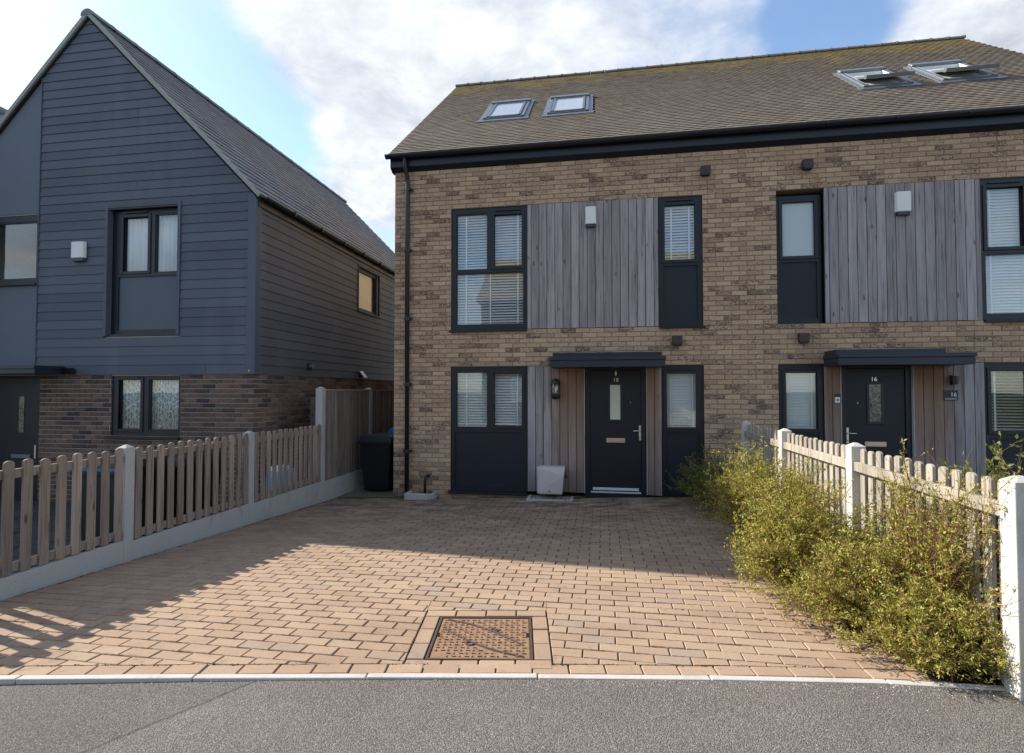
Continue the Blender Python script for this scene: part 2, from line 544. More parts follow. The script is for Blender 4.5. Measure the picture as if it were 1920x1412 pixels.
def timber_mat(a, b, brown=None, grain=60):
    def f(g):
        p = g.pos()
        r, r2 = g.rnd(1.0), g.rnd(5.7)
        off = g.n('ShaderNodeCombineXYZ', {0: g.m('MULTIPLY', r, 40.0), 1: 0.0, 2: g.m('MULTIPLY', r2, 23.0)}).outputs[0]
        q = g.vm('ADD', p, off)
        gr = g.noise(g.stretch(q, grain, grain, 1.6), 1.0, 6, 0.6, 0.6)
        wide = g.noise(g.stretch(q, 9, 9, 0.7), 1.0, 4, 0.55, 0.8)
        c = g.mix(r, a, b)
        c = g.mix(g.mr(wide, 0.3, 0.7), g.mix(1.0, c, (0.78, 0.78, 0.80), 'MULTIPLY'), g.mix(1.0, c, (1.15, 1.13, 1.12), 'MULTIPLY'))
        c = g.mix(g.mr(gr, 0.47, 0.33, 0, 0.7), c, g.mix(1.0, c, (0.5, 0.47, 0.45), 'MULTIPLY'))
        kn = g.n('ShaderNodeTexVoronoi', {'Vector': g.stretch(q, 7, 7, 2.2), 'Scale': 1.0}).outputs['Distance']
        c = g.mix(g.mr(kn, 0.12, 0.05, 0, 0.85), c, (0.085, 0.055, 0.042))
        wea = g.noise(g.stretch(q, 2.0, 2.0, 1.1), 1.0, 4, 0.6)
        c = g.mix(g.mr(wea, 0.48, 0.72, 0, 0.4), c, g.mix(1.0, c, (0.66, 0.68, 0.70), 'MULTIPLY'))
        if brown:
            # unweathered timber where the door hood keeps the rain off: a stain of the wood itself
            s = g.n('ShaderNodeSeparateXYZ', {0: p})
            x, z = s.outputs[0], s.outputs[2]
            ax = g.m('ABSOLUTE', g.m('SUBTRACT', g.m('ABSOLUTE', g.m('SUBTRACT', x, 2.089)), 2.0))
            ed = g.mr(g.m('ADD', ax, g.m('MULTIPLY', g.m('SUBTRACT', wide, 0.5), 0.35)), 0.98, 0.74)
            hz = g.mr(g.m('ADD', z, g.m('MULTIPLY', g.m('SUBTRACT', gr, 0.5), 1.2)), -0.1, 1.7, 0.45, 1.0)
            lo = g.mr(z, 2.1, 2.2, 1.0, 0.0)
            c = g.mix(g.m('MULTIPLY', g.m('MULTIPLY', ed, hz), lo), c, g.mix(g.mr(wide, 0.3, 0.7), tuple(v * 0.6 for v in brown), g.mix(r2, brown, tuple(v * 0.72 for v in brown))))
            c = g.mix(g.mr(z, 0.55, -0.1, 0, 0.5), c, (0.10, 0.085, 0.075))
        c = g.mix(g.mr(gr, 0.5, 0.38, 0, 0.45), c, g.mix(1.0, c, (0.6, 0.57, 0.55), 'MULTIPLY'))
        g.out(c, 0.85, g.bump(gr, 0.6, 0.003), spec=0.2)
    return f
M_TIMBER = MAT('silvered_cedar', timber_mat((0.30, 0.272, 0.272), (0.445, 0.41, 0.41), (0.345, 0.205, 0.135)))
M_FENCE = MAT('weathered_fence_timber', timber_mat((0.27, 0.215, 0.170), (0.385, 0.31, 0.25), None, 45))
M_FENCE2 = MAT('greyed_fence_timber', timber_mat((0.36, 0.315, 0.255), (0.46, 0.41, 0.335), None, 45))
M_BOARD = MAT('brown_fence_board', timber_mat((0.20, 0.155, 0.13), (0.32, 0.26, 0.215), None, 40))


def f_conc(col, dirt=0.4):
    def f(g):
        p = g.pos()
        n = g.noise(p, 55, 5, 0.7)
        b = g.noise(g.stretch(p, 5, 5, 1.6), 1.0, 5, 0.6)
        c = g.mix(n, tuple(x * 0.74 for x in col), tuple(x * 1.12 for x in col))
        al = g.mr(g.noise(p, 2.3, 6, 0.7), 0.52, 0.70, 0, 0.45)
        c = g.mix(al, c, tuple(x * y for x, y in zip(col, (0.62, 0.62, 0.52))))
        c = g.mix(g.mr(b, 0.55, 0.72, 0, dirt), c, (0.15, 0.125, 0.09))
        g.out(c, 0.92, g.bump(n, 0.35, 0.003), spec=0.2)
    return f
M_CONC = MAT('grey_concrete', f_conc((0.48, 0.47, 0.45)))
M_CONCL = MAT('pale_concrete', f_conc((0.60, 0.58, 0.54), 0.3))
M_KERB = MAT('pale_kerb', f_conc((0.52, 0.49, 0.45), 0.3))
M_SLAB = MAT('mossy_slab', f_conc((0.16, 0.16, 0.11), 0.5))


def pave_mat(stops, stain=0.5):
    def f(g):
        p = g.pos()
        r = g.rnd(1.0)
        c = g.ramp(r, stops)
        n = g.noise(p, 170, 5, 0.75)
        c = g.mix(g.mr(n, 0.25, 0.75), g.mix(1.0, c, (0.76, 0.75, 0.74), 'MULTIPLY'), g.mix(1.0, c, (1.18, 1.17, 1.16), 'MULTIPLY'))
        b = g.noise(p, 1.1, 5, 0.65)
        c = g.mix(g.mr(b, 0.48, 0.72, 0, stain), c, g.mix(1.0, c, (0.58, 0.54, 0.52), 'MULTIPLY'))
        s = g.noise(p, 7.0, 5, 0.7, 0.8)
        c = g.mix(g.mr(s, 0.60, 0.74, 0, 0.55), c, (0.12, 0.078, 0.055))
        oil = g.mr(g.noise(g.stretch(p, 1.0, 0.8, 1), 1.5, 5, 0.7, 0.4), 0.60, 0.74, 0, 0.5)
        c = g.mix(oil, c, g.mix(1.0, c, (0.52, 0.50, 0.50), 'MULTIPLY'))
        lich = g.mr(g.noise(p, 11.0, 6, 0.78), 0.67, 0.73, 0, 0.35)
        c = g.mix(lich, c, (0.42, 0.37, 0.30))
        pit = g.n('ShaderNodeTexVoronoi', {'Vector': p, 'Scale': 130.0}).outputs['Distance']
        c = g.mix(g.mr(pit, 0.22, 0.10, 0, 0.5), c, g.mix(1.0, c, (0.4, 0.37, 0.35), 'MULTIPLY'))
        # algae and silt towards the house, deepened to paint in shade at the rear
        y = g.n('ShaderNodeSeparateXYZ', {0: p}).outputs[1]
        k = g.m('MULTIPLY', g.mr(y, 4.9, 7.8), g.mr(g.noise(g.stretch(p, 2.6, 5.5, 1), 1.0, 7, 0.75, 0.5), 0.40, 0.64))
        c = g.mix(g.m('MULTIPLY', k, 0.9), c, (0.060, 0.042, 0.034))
        g.out(c, 0.9, g.bump(n, 0.5, 0.003), spec=0.2)
    return f
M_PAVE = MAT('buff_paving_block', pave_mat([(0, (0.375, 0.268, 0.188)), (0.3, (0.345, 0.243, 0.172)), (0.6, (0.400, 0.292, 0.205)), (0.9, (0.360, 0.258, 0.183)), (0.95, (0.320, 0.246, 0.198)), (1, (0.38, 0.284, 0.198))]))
M_PAVEG = MAT('grey_paving_block', pave_mat([(0, (0.055, 0.058, 0.063)), (0.5, (0.07, 0.073, 0.078)), (1, (0.048, 0.05, 0.055))]))


def f_joint(g):
    p = g.pos()
    n = g.noise(p, 40, 5, 0.7)
    b = g.noise(p, 2.0, 4, 0.6)
    c = g.mix(n, (0.045, 0.030, 0.019), (0.12, 0.082, 0.052))
    c = g.mix(g.mr(b, 0.5, 0.65, 0, 0.6), c, (0.04, 0.042, 0.015))
    g.out(c, 1.0, g.bump(n, 0.6, 0.004), spec=0.05)
M_JOINT = MAT('joint_sand', f_joint)


def f_asph(g):
    p = g.pos()
    v = g.n('ShaderNodeTexVoronoi', {'Vector': p, 'Scale': 165.0, 'Randomness': 1.0})
    n = g.noise(p, 160, 4, 0.7)
    sc = g.n('ShaderNodeSeparateColor', {0: v.outputs['Color']}).outputs[0]
    c = g.ramp(g.m('ADD', g.m('MULTIPLY', sc, 0.75), g.m('MULTIPLY', n, 0.25)), [(0.05, (0.122, 0.106, 0.094)), (0.4, (0.205, 0.180, 0.158)), (0.75, (0.275, 0.242, 0.214)), (1.0, (0.47, 0.42, 0.36))])
    edge = g.mr(v.outputs['Distance'], 0.30, 0.62)
    c = g.mix(g.m('MULTIPLY', edge, 0.55), c, (0.04, 0.038, 0.038))
    b = g.noise(p, 0.9, 5, 0.6)
    c = g.mix(g.mr(b, 0.4, 0.7, 0, 0.45), c, g.mix(1.0, c, (0.60, 0.58, 0.57), 'MULTIPLY'))
    b2 = g.noise(g.stretch(p, 0.5, 2.2, 1), 1.0, 6, 0.7, 0.6)
    c = g.mix(g.mr(b2, 0.52, 0.70, 0, 0.40), c, g.mix(1.0, c, (1.35, 1.32, 1.26), 'MULTIPLY'))
    spot = g.mr(g.noise(p, 2.6, 5, 0.75), 0.66, 0.74, 0, 0.55)
    c = g.mix(spot, c, (0.05, 0.047, 0.045))
    # an older trench reinstatement: darker, tighter surface left of a diagonal saw cut
    s = g.n('ShaderNodeSeparateXYZ', {0: p})
    dl = g.m('ADD', g.m('SUBTRACT', g.m('MULTIPLY', s.outputs[0], 1.0), g.m('MULTIPLY', s.outputs[1], 0.62)), 3.42)
    dl = g.m('ADD', dl, g.m('MULTIPLY', g.m('SUBTRACT', g.noise(p, 12, 3), 0.5), 0.03))
    c = g.mix(g.mr(dl, 0.01, -0.01, 0, 0.32), c, g.mix(1.0, c, (0.55, 0.56, 0.58), 'MULTIPLY'))
    c = g.mix(g.mr(g.m('ABSOLUTE', dl), 0.016, 0.006, 0, 0.55), c, (0.03, 0.03, 0.03))
    h = g.m('ADD', g.m('SUBTRACT', 1.0, v.outputs['Distance']), g.m('MULTIPLY', n, 0.3))
    g.out(c, 0.85, g.bump(h, 0.75, 0.006), spec=0.25)
M_ASPH = MAT('chipped_asphalt', f_asph)


def f_soil(g):
    p = g.pos()
    n = g.noise(p, 25, 6, 0.7)
    g.out(g.mix(n, (0.025, 0.018, 0.012), (0.085, 0.062, 0.042)), 1.0, g.bump(n, 1.0, 0.03), spec=0.05)
M_SOIL = MAT('bark_soil', f_soil)


def f_grass(g):
    p = g.pos()
    n = g.noise(p, 3, 6, 0.7)
    g.out(g.mix(n, (0.05, 0.06, 0.025), (0.10, 0.10, 0.05)), 1.0, g.bump(n, 0.6, 0.03), spec=0.05)
M_GROUND = MAT('rough_ground', f_grass)


def f_rust(g):
    p = g.pos()
    n = g.noise(p, 18, 6, 0.72)
    c = g.ramp(n, [(0.25, (0.15, 0.09, 0.062)), (0.45, (0.25, 0.15, 0.095)), (0.6, (0.32, 0.20, 0.125)), (0.8, (0.27, 0.20, 0.15))])
    o = g.mr(g.noise(p, 4.5, 4, 0.6, 1.0), 0.56, 0.68)
    c = g.mix(g.m('MULTIPLY', o, 0.6), c, (0.36, 0.185, 0.095))
    g.out(c, 0.75, g.bump(g.noise(p, 220, 3, 0.7), 0.4, 0.002), 0.25, 0.4)
M_RUST = MAT('rusty_cast_iron', f_rust)
M_RUSTD = MAT('dark_cast_iron', plain((0.075, 0.045, 0.035), 0.7, 0.4, 0.3, 0.3))


def leaf_mat(stops, tr=0.36):
    def f(g):
        r = g.n('ShaderNodeNewGeometry').outputs['Random Per Island']
        c = g.ramp(r, stops)
        d = g.n('ShaderNodeBsdfPrincipled', {'Base Color': c, 'Roughness': 0.5, 'Specular IOR Level': 0.35})
        t = g.n('ShaderNodeBsdfTranslucent', {'Color': g.mix(1.0, c, (1.3, 1.25, 0.6), 'MULTIPLY')})
        mx = g.n('ShaderNodeMixShader', {0: tr, 1: d.outputs[0], 2: t.outputs[0]})
        g.n('ShaderNodeOutputMaterial', {0: mx.outputs[0]})
    return f
M_LEAF = MAT('yellow_green_leaf', leaf_mat([(0, (0.15, 0.21, 0.045)), (0.2, (0.34, 0.38, 0.075)), (0.48, (0.55, 0.54, 0.12)), (0.70, (0.36, 0.37, 0.085)), (0.84, (0.52, 0.40, 0.15)), (1, (0.36, 0.17, 0.08))]))
M_LEAFD = MAT('mid_green_leaf', leaf_mat([(0, (0.10, 0.15, 0.035)), (0.5, (0.16, 0.21, 0.05)), (0.85, (0.21, 0.24, 0.055)), (1, (0.26, 0.21, 0.06))]))
M_LEAFB = MAT('bronze_leaf', leaf_mat([(0, (0.26, 0.27, 0.05)), (0.4, (0.36, 0.32, 0.07)), (0.7, (0.28, 0.17, 0.07)), (1, (0.18, 0.085, 0.045))]))
M_TWIG = MAT('red_brown_twig', plain((0.20, 0.105, 0.06), 0.8, 0.2, 0.35, nsc=6))
M_GRAVEL = MAT('pale_gravel', plain((0.42, 0.41, 0.40), 0.9, 0.2, 0.3, nsc=45))
M_MOSS = MAT('joint_moss', leaf_mat([(0, (0.05, 0.05, 0.02)), (0.5, (0.09, 0.085, 0.03)), (1, (0.07, 0.045, 0.03))], 0.1))
M_DEAD = MAT('dead_leaf', leaf_mat([(0, (0.10, 0.05, 0.025)), (0.5, (0.16, 0.09, 0.04)), (1, (0.22, 0.15, 0.06))], 0.15))


# ------------------------------------------------------------------ lie of the land
def gz(x, y):
    """height of the drive: falls gently from the kerb to the houses, and a little to the left"""
    t = (y - 2.8) / 5.73
    zf = 0.005 + 0.003 * (x + 4.4)
    zb = -0.23 + 0.0346 * (x + 3.43)
    t = max(-0.1, min(1.25, t))
    return zf + (zb - zf) * t


def kerb_y(x):
    return 2.79 + 0.168 * (x + 0.92) - (0.011 if x > -0.9 else 0.007) * (x + 0.9) ** 2 * (1 if abs(x) < 4 else 0.6) - 0.035 * min(1.3, max(0.0, x - 1.0)) ** 2


def kdir(x):
    s = (kerb_y(x + 0.05) - kerb_y(x - 0.05)) / 0.1
    return Vector((1, s, 0)).normalized()


FY = 8.53                    # front face of the brick house
XL, XR = -3.43, 7.608
MX = 4.178                   # mirror plane of the pair is MX/2


def sheet(name, xs, ys, zf, mat, kind='structure', parent=None, **kw):
    mb = MB()
    nx, ny = len(xs), len(ys)
    mb.v = [(x, y, zf(x, y)) for y in ys for x in xs]
    mb.f = [(j * nx + i, j * nx + i + 1, (j + 1) * nx + i + 1, (j + 1) * nx + i) for j in range(ny - 1) for i in range(nx - 1)]
    return mb.build(name, mat, parent, kind=kind, **kw)


def lin(a, b, n):
    return [a + (b - a) * i / (n - 1) for i in range(n)]


sheet('ground', [-600, -60, -12, 12, 60, 600], [-600, -60, -20, 20, 60, 600], lambda x, y: -0.55, M_GROUND)


def road_shape():
    mb = MB()
    xs = lin(-45, 45, 181)
    top = [(x, kerb_y(max(-9, min(9, x))) - 0.020, gz(max(-6, min(4, x)), 2.8) - 0.004) for x in xs]
    bot = [(x, -9.5, -0.10) for x in xs]
    mid = [(x, 0.0, -0.03) for x in xs]
    mb.v = bot + mid + top
    n = len(xs)
    mb.f = [(r * n + i, r * n + i + 1, (r + 1) * n + i + 1, (r + 1) * n + i) for r in range(2) for i in range(n - 1)]
    return mb
road_shape().build('road', M_ASPH, kind='structure')

# kerb edging stones
kerb = MB()
kb = bpy.data.objects.new('kerb', None)
C.objects.link(kb)
kb['kind'] = 'structure'
x = -7.52
while x < 7.5:
    d = kdir(x + 0.45)
    x1 = x + 0.915 * d.x
    nrm = Vector((-d.y, d.x, 0))
    a = Vector((x + 0.003, kerb_y(x + 0.003), 0))
    b = Vector((x1 - 0.003, kerb_y(x1 - 0.003), 0))
    jz = random.uniform(-0.002, 0.003)
    P = [a - nrm * 0.022, b - nrm * 0.022, b + nrm * 0.027, a + nrm * 0.027]
    P = [Vector((p.x, p.y, gz(p.x, p.y) + 0.006 + jz)) for p in P]
    MB().prism(P, (0, 0, -0.15)).build('kerb_stone', M_KERB, kb, bevel=0.006)
    x = x1

# ------------------------------------------------------------------ paved drive
drive = sheet('paved_drive', lin(-4.46, 2.1, 30), lin(2.3, 8.55, 40),
              lambda x, y: gz(x, max(y, kerb_y(x) + 0.0)) - (0.008 if y > kerb_y(x) else 0.06), M_JOINT)
CH = 0.003


def block(poly, mb, rise=0.0, tilt=(0, 0), chamfer=CH, local=None):
    """one paving block: chamfered top, sides, from a convex outline"""
    n = len(poly)
    if sum(poly[i][0] * poly[(i + 1) % n][1] - poly[(i + 1) % n][0] * poly[i][1] for i in range(n)) < 0:
        poly = poly[::-1]
    cx = sum(p[0] for p in poly) / n
    cy = sum(p[1] for p in poly) / n
    hz = (lambda x, y: 0.0) if local else gz
    inner = []
    for px, py in poly:
        l = math.hypot(px - cx, py - cy) or 1
        k = max(0.2, 1 - chamfer * 1.5 / l)
        inner.append((cx + (px - cx) * k, cy + (py - cy) * k))
    def H(q, dz):
        return hz(*q) + rise + (q[0] - cx) * tilt[0] + (q[1] - cy) * tilt[1] + dz
    vs = [(p[0], p[1], H(p, 0.002)) for p in inner] + [(p[0], p[1], H(p, -0.003)) for p in poly] + [(p[0], p[1], H(p, -0.03)) for p in poly]
    fs = [tuple(range(n))]
    for i in range(n):
        j = (i + 1) % n
        fs.append((n + i, n + j, j, i))
        fs.append((2 * n + i, 2 * n + j, n + j, n + i))
    mb.add(vs, fs)


# manhole: an access cover squared to the kerb, not to the house
MHC = Vector((-0.738, 3.325))
MHA = math.atan2(0.150, 1.0)
mu, mv = Vector((math.cos(MHA), math.sin(MHA))), Vector((-math.sin(MHA), math.cos(MHA)))
SUR = 0.418                       # half size of the ring of blocks
DX0, DX1, DY1 = -4.40, 1.72, 8.44
pieces = []                       # (polygon, full?)
row_h, row_w, J = 0.104, 0.204, 0.0036
nrow = int((DY1 - 2.0) / row_h) + 1
for r_ in range(nrow):
    y1 = DY1 - r_ * row_h
    y0 = y1 - row_h
    off = (r_ % 2) * row_w / 2 + random.uniform(-0.006, 0.006)
    c_ = 0
    xx = DX0 - off - row_w
    while xx < DX1:
        xx += row_w
        a, b = xx + J, xx + row_w - J
        jj = random.uniform(-0.0012, 0.0012)
        poly = [(a, y0 + J + jj), (b, y0 + J + jj), (b, y1 - J + jj), (a, y1 - J + jj)]
        full = True
        cxm = (a + b) / 2
        # kerb side: leave room for the edging course
        d = kdir(cxm)
        ox, oy = cxm, kerb_y(cxm) + 0.138
        nx_, ny_ = d.y, -d.x
        lim = nx_ * ox + ny_ * oy
        q = clip(poly, nx_, ny_, lim)
        q = clip(q, -1, 0, -DX0) if len(q) > 2 else q
        q = clip(q, 1, 0, DX1) if len(q) > 2 else q
        if len(q) < 3: continue
        if abs(area(q) - area(poly)) > 1e-6: full = False
        parts = [q]
        cl = Vector((sum(p[0] for p in q) / len(q), sum(p[1] for p in q) / len(q))) - MHC
        if abs(cl.dot(mu)) < SUR + 0.2 and abs(cl.dot(mv)) < SUR + 0.2:
            parts, rest = [], q
            for nn in (mu, -mu, mv, -mv):
                lim = nn.dot(MHC) + SUR + 0.006
                o_ = clip(rest, -nn.x, -nn.y, -lim)
                if len(o_) > 2 and area(o_) > 0.0006: parts.append(o_)
                rest = clip(rest, nn.x, nn.y, lim) if len(rest) > 2 else []
                if len(rest) < 3: break
            if not (len(parts) == 1 and abs(area(parts[0]) - area(poly)) < 1e-6): full = False
        for q in parts:
            if area(q) > 0.0005:
                cx = sum(p[0] for p in q) / len(q); cy = sum(p[1] for p in q) / len(q)
                if 7.6 < cy and -1.14 < cx < -0.42 and cy > 8.12: continue     # gravel tray
                pieces.append((q, full, (cx, cy)))
# edging course along the kerb
x = -4.3
while x < 1.75:
    d = kdir(x + 0.1)
    x1 = x + 0.2 * d.x
    nrm = Vector((-d.y, d.x, 0))
    a = Vector((x + J, kerb_y(x + J), 0)) + nrm * 0.031
    b = Vector((x1 - J, kerb_y(x1 - J), 0)) + nrm * 0.031
    P = [a, b, b + nrm * 0.100, a + nrm * 0.100]
    q = [(p.x, p.y) for p in P]
    pieces.append((q, False, ((a.x + b.x) / 2, (a.y + b.y) / 2)))
    x = x1
# ring of blocks round the cover
def ring(u0, u1, v0, v1):
    g_ = 0.0045
    q = [MHC + mu * uu + mv * vv for uu, vv in ((u0 + g_, v0 + g_), (u1 - g_, v0 + g_), (u1 - g_, v1 - g_), (u0 + g_, v1 - g_))]
    q = [(p.x, p.y) for p in q]
    pieces.append((q, False, (sum(p[0] for p in q) / 4, sum(p[1] for p in q) / 4)))
for i in range(4):
    w = 2 * SUR / 4
    ring(-SUR + i * w, -SUR + (i + 1) * w, SUR - 0.104, SUR)
    ring(-SUR + i * w, -SUR + (i + 1) * w, -SUR, -SUR + 0.104)
for i in range(3):
    h = (2 * SUR - 0.208) / 3
    ring(-SUR, -SUR + 0.104, -SUR + 0.104 + i * h, -SUR + 0.104 + (i + 1) * h)
    ring(SUR - 0.104, SUR, -SUR + 0.104 + i * h, -SUR + 0.104 + (i + 1) * h)

pieces.sort(key=lambda t: -nearness((t[2][0], t[2][1], gz(*t[2]))))
variants = []
for k in range(4):
    mb = MB()
    w, h = row_w / 2 - J, row_h / 2 - J
    # nibbed edges: little spacer notches along the long sides
    edge = []
    for i in range(9):
        t = -w + 2 * w * i / 8
        edge.append((t, -h + (0.0016 if i % 2 else 0.0) + random.uniform(-0.0006, 0.0006)))
    top = [(-x_, -y_) for x_, y_ in edge]
    block(edge + top, mb, local=True)
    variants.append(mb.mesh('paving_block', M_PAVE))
rest = MB()
for i, (q, full, c) in enumerate(pieces):
    rise = random.uniform(-0.0022, 0.0022)
    tl = (random.uniform(-0.010, 0.010), random.uniform(-0.014, 0.014))
    if i < 298:
        if full:
            sx = (gz(c[0] + 0.1, c[1]) - gz(c[0] - 0.1, c[1])) / 0.2 + tl[0]
            sy = (gz(c[0], c[1] + 0.1) - gz(c[0], c[1] - 0.1)) / 0.2 + tl[1]
            inst('paving_block', random.choice(variants), (c[0], c[1], gz(*c) + rise), drive, (math.atan(sy), -math.atan(sx), 0))
        else:
            mb = MB()
            block(q, mb, rise, tl)
            org = Vector((c[0], c[1], gz(*c)))
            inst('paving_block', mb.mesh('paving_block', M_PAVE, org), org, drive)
    else:
        block(q, rest, rise, tl)
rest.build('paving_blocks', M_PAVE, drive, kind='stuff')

# flagged strip at the side of the house, soil bed along the right fence
sheet('side_path', lin(-4.44, -3.44, 3), [8.50, 8.9, 9.6, 10.4, 13.5], lambda x, y: gz(x, 8.5) + 0.004, M_SLAB)
sheet('planting_bed', lin(1.70, 2.06, 6), lin(3.17, 8.46, 40), lambda x, y: gz(x, y) + 0.004 + 0.02 * random.random(), M_SOIL)
sheet('neighbour_path', lin(2.06, 8.5, 8), lin(3.16, 8.6, 8), lambda x, y: gz(min(x, 2.5), y) - 0.02, M_PAVEG)

# neighbour's grey paved drive beyond the left fence
def lgz(x, y):
    return 0.0 - 0.26 * max(0, min(1, (y - 2.6) / 4.6)) - 0.012
ldrive = sheet('neighbour_drive', lin(-12, -4.5, 10), lin(1.6, 7.5, 10), lambda x, y: lgz(x, y) - 0.012, M_JOINT)
gb = MB()
for r_ in range(56):
    y0 = 1.65 + r_ * 0.104
    xx = -11.5 - (r_ % 2) * 0.102
    while xx < -4.75:
        q = [(xx + 0.004, y0 + 0.004), (xx + 0.2, y0 + 0.004), (xx + 0.2, y0 + 0.1), (xx + 0.004, y0 + 0.1)]
        z = lgz(xx, y0) + random.uniform(-0.003, 0.003)
        vs = [(a, b, z) for a, b in q] + [(a, b, z - 0.025) for a, b in q]
        gb.add(vs, [(0, 1, 2, 3), (4, 5, 1, 0), (5, 6, 2, 1), (6, 7, 3, 2), (7, 4, 0, 3)])
        xx += 0.204
gb.build('paving_blocks', M_PAVEG, ldrive, kind='stuff')

# ------------------------------------------------------------------ brick laying
def lay_bricks(parent, mat, x0, x1, z_ref, k0, k1, holes, yface, axis='y', sgn=-1, limit=300, shift=0.0, zmax=None):
    """stretcher-bond bricks standing 9 mm proud of the mortar; axis y: wall along x facing -y; axis x: wall along y facing +x"""
    out = []
    for k in range(k0, k1):
        za, zb = z_ref + 0.075 * k + 0.005, z_ref + 0.075 * (k + 1) - 0.005
        zm = (za + zb) / 2
        cuts = [(h[0], h[1]) for h in holes if h[2] < zm < h[3]]
        xx = x0
        first = True
        while xx < x1 - 0.01:
            ln = 0.225
            if first and (k % 2): ln = 0.1125
            first = False
            segs = [(xx, min(xx + ln, x1))]
            for c0, c1 in cuts:
                ns = []
                for s0, s1 in segs:
                    if c1 <= s0 or c0 >= s1: ns.append((s0, s1)); continue
                    if s0 < c0: ns.append((s0, c0 + 0.005))
                    if s1 > c1: ns.append((c1 - 0.005, s1))
                segs = ns
            for s0, s1 in segs:
                a, b = s0 + 0.005, s1 - 0.005
                if b - a > 0.03:
                    out.append((a, b, za, zb))
            xx += ln
    def shape(mb, w, h):
        d = random.uniform(-0.0025, 0.0025)
        e = lambda s=0.0022: random.uniform(-s, s)
        # front face with slightly uneven arrises, small bevel, side faces
        f = [(-w + 0.004 + e(), d + e(0.001), -h + 0.004 + e()), (0 + e(), d - 0.001, -h + 0.003 + e()), (w - 0.004 + e(), d + e(0.001), -h + 0.004 + e()),
             (w - 0.004 + e(), d + e(0.001), h - 0.004 + e()), (0 + e(), d - 0.001, h - 0.003 + e()), (-w + 0.004 + e(), d + e(0.001), h - 0.004 + e())]
        bk = [(-w, 0.006, -h), (0, 0.006, -h), (w, 0.006, -h), (w, 0.006, h), (0, 0.006, h), (-w, 0.006, h)]
        bb = [(p[0], 0.022, p[2]) for p in bk]
        fs = [(0, 1, 4, 5), (1, 2, 3, 4)]
        for i in range(6):
            j = (i + 1) % 6
            fs += [(i, 6 + i, 6 + j, j), (6 + i, 12 + i, 12 + j, 6 + j)]
        return f + bk + bb, fs
    def place(p, cx, cz):
        if axis == 'y': return (cx + p[0], yface + p[1], cz + p[2])
        return (yface - p[1], cx + p[0], cz + p[2])
    def world(b):
        return ((b[0] + b[1]) / 2, yface, (b[2] + b[3]) / 2) if axis == 'y' else (yface, (b[0] + b[1]) / 2, (b[2] + b[3]) / 2)
    out.sort(key=lambda b: -nearness(world(b)) * (b[1] - b[0]))
    vs_ = []
    for _ in range(6):
        mb = MB()
        v, f = shape(mb, 0.1075, 0.0325)
        if axis == 'x':
            v = [(-p[1], p[0], p[2]) for p in v]
        mb.add(v, f)
        vs_.append(mb.mesh('brick', mat))
    rest = MB()
    for i, b in enumerate(out):
        w, h = (b[1] - b[0]) / 2, (b[3] - b[2]) / 2
        cx, cz = (b[0] + b[1]) / 2, (b[2] + b[3]) / 2
        if i < limit and abs(w - 0.1075) < 0.002:
            inst('brick', random.choice(vs_), place((0, 0, 0), cx, cz), parent)
        else:
            v, f = shape(rest, w, h)
            rest.add([place(p, cx, cz) for p in v], f)
    rest.build('brickwork', mat, parent, kind='stuff')


# ------------------------------------------------------------------ the brick pair of houses
house = thing('brick_house', (2.09, FY, -0.1), 'buff brick semi-detached pair with brown tiled roof, silvered timber cladding and dark window frames', 'house')
mir = lambda v: MX - v
HOLES = [(-2.44, 1.557, 2.543, 4.568), (-2.44, 1.557, -0.13, 1.943)]
HOLES += [(mir(1.557), mir(-2.44), h[2], h[3]) for h in HOLES[:2]]
wall = MB()
cells((XL + 0.008, XR - 0.008, -0.6, 5.5), HOLES, wall, FY + 0.010, FY + 0.30)
wall.box(XL + 0.008, XL + 0.30, FY + 0.301, 16.9, -0.6, 5.4)
wall.box(XR - 0.30, XR - 0.008, FY + 0.301, 16.9, -0.6, 5.4)
wall.box(XL + 0.008, XR - 0.008, 16.901, 17.1, -0.6, 5.4)
wall.build('wall', M_MORTAR, house)
for gx in (XL + 0.008, XR - 0.30):
    MB().prism([(gx, FY + 0.31, 5.401), (gx, 16.8, 5.401), (gx, 12.7, 8.98)], (0.29, 0, 0)).build('gable', M_BRICK, house)
inn = MB()
inn.box(XL + 0.31, XR - 0.31, FY + 0.31, 16.8, 2.05, 2.42)          # first floor
inn.box(XL + 0.31, XR - 0.31, FY + 0.31, 16.8, 4.95, 5.1)           # ceiling
inn.box(XL + 0.31, XR - 0.31, FY + 0.31, 16.8, -0.6, -0.13)         # ground floor
inn.box(XL + 0.31, XR - 0.31, 11.2, 11.3, -0.12, 2.04)
inn.box(XL + 0.31, XR - 0.31, 11.2, 11.3, 2.43, 4.94)
inn.box(2.0, 2.17, FY + 0.31, 11.1, -0.12, 2.04)
inn.box(2.0, 2.17, FY + 0.31, 11.1, 2.43, 4.94)
inn.build('interior', M_BLINDDARK, house)
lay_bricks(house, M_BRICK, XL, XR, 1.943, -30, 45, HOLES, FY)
# the return of the left corner
cor = MB()
for k in range(-30, 45):
    za = 1.943 + 0.075 * k + 0.005
    yy = FY + 0.012 + (0.1025 if k % 2 else 0.205)
    while yy < 9.9:
        cor.box(XL, XL + 0.02, yy + 0.01, yy + 0.225, za, za + 0.065)
        yy += 0.225
cor.build('brickwork', M_BRICK, house, kind='stuff')


def opening(holes_fn, x):
    return x


def hx(mirror):
    return (lambda v: MX - v) if mirror else (lambda v: v)


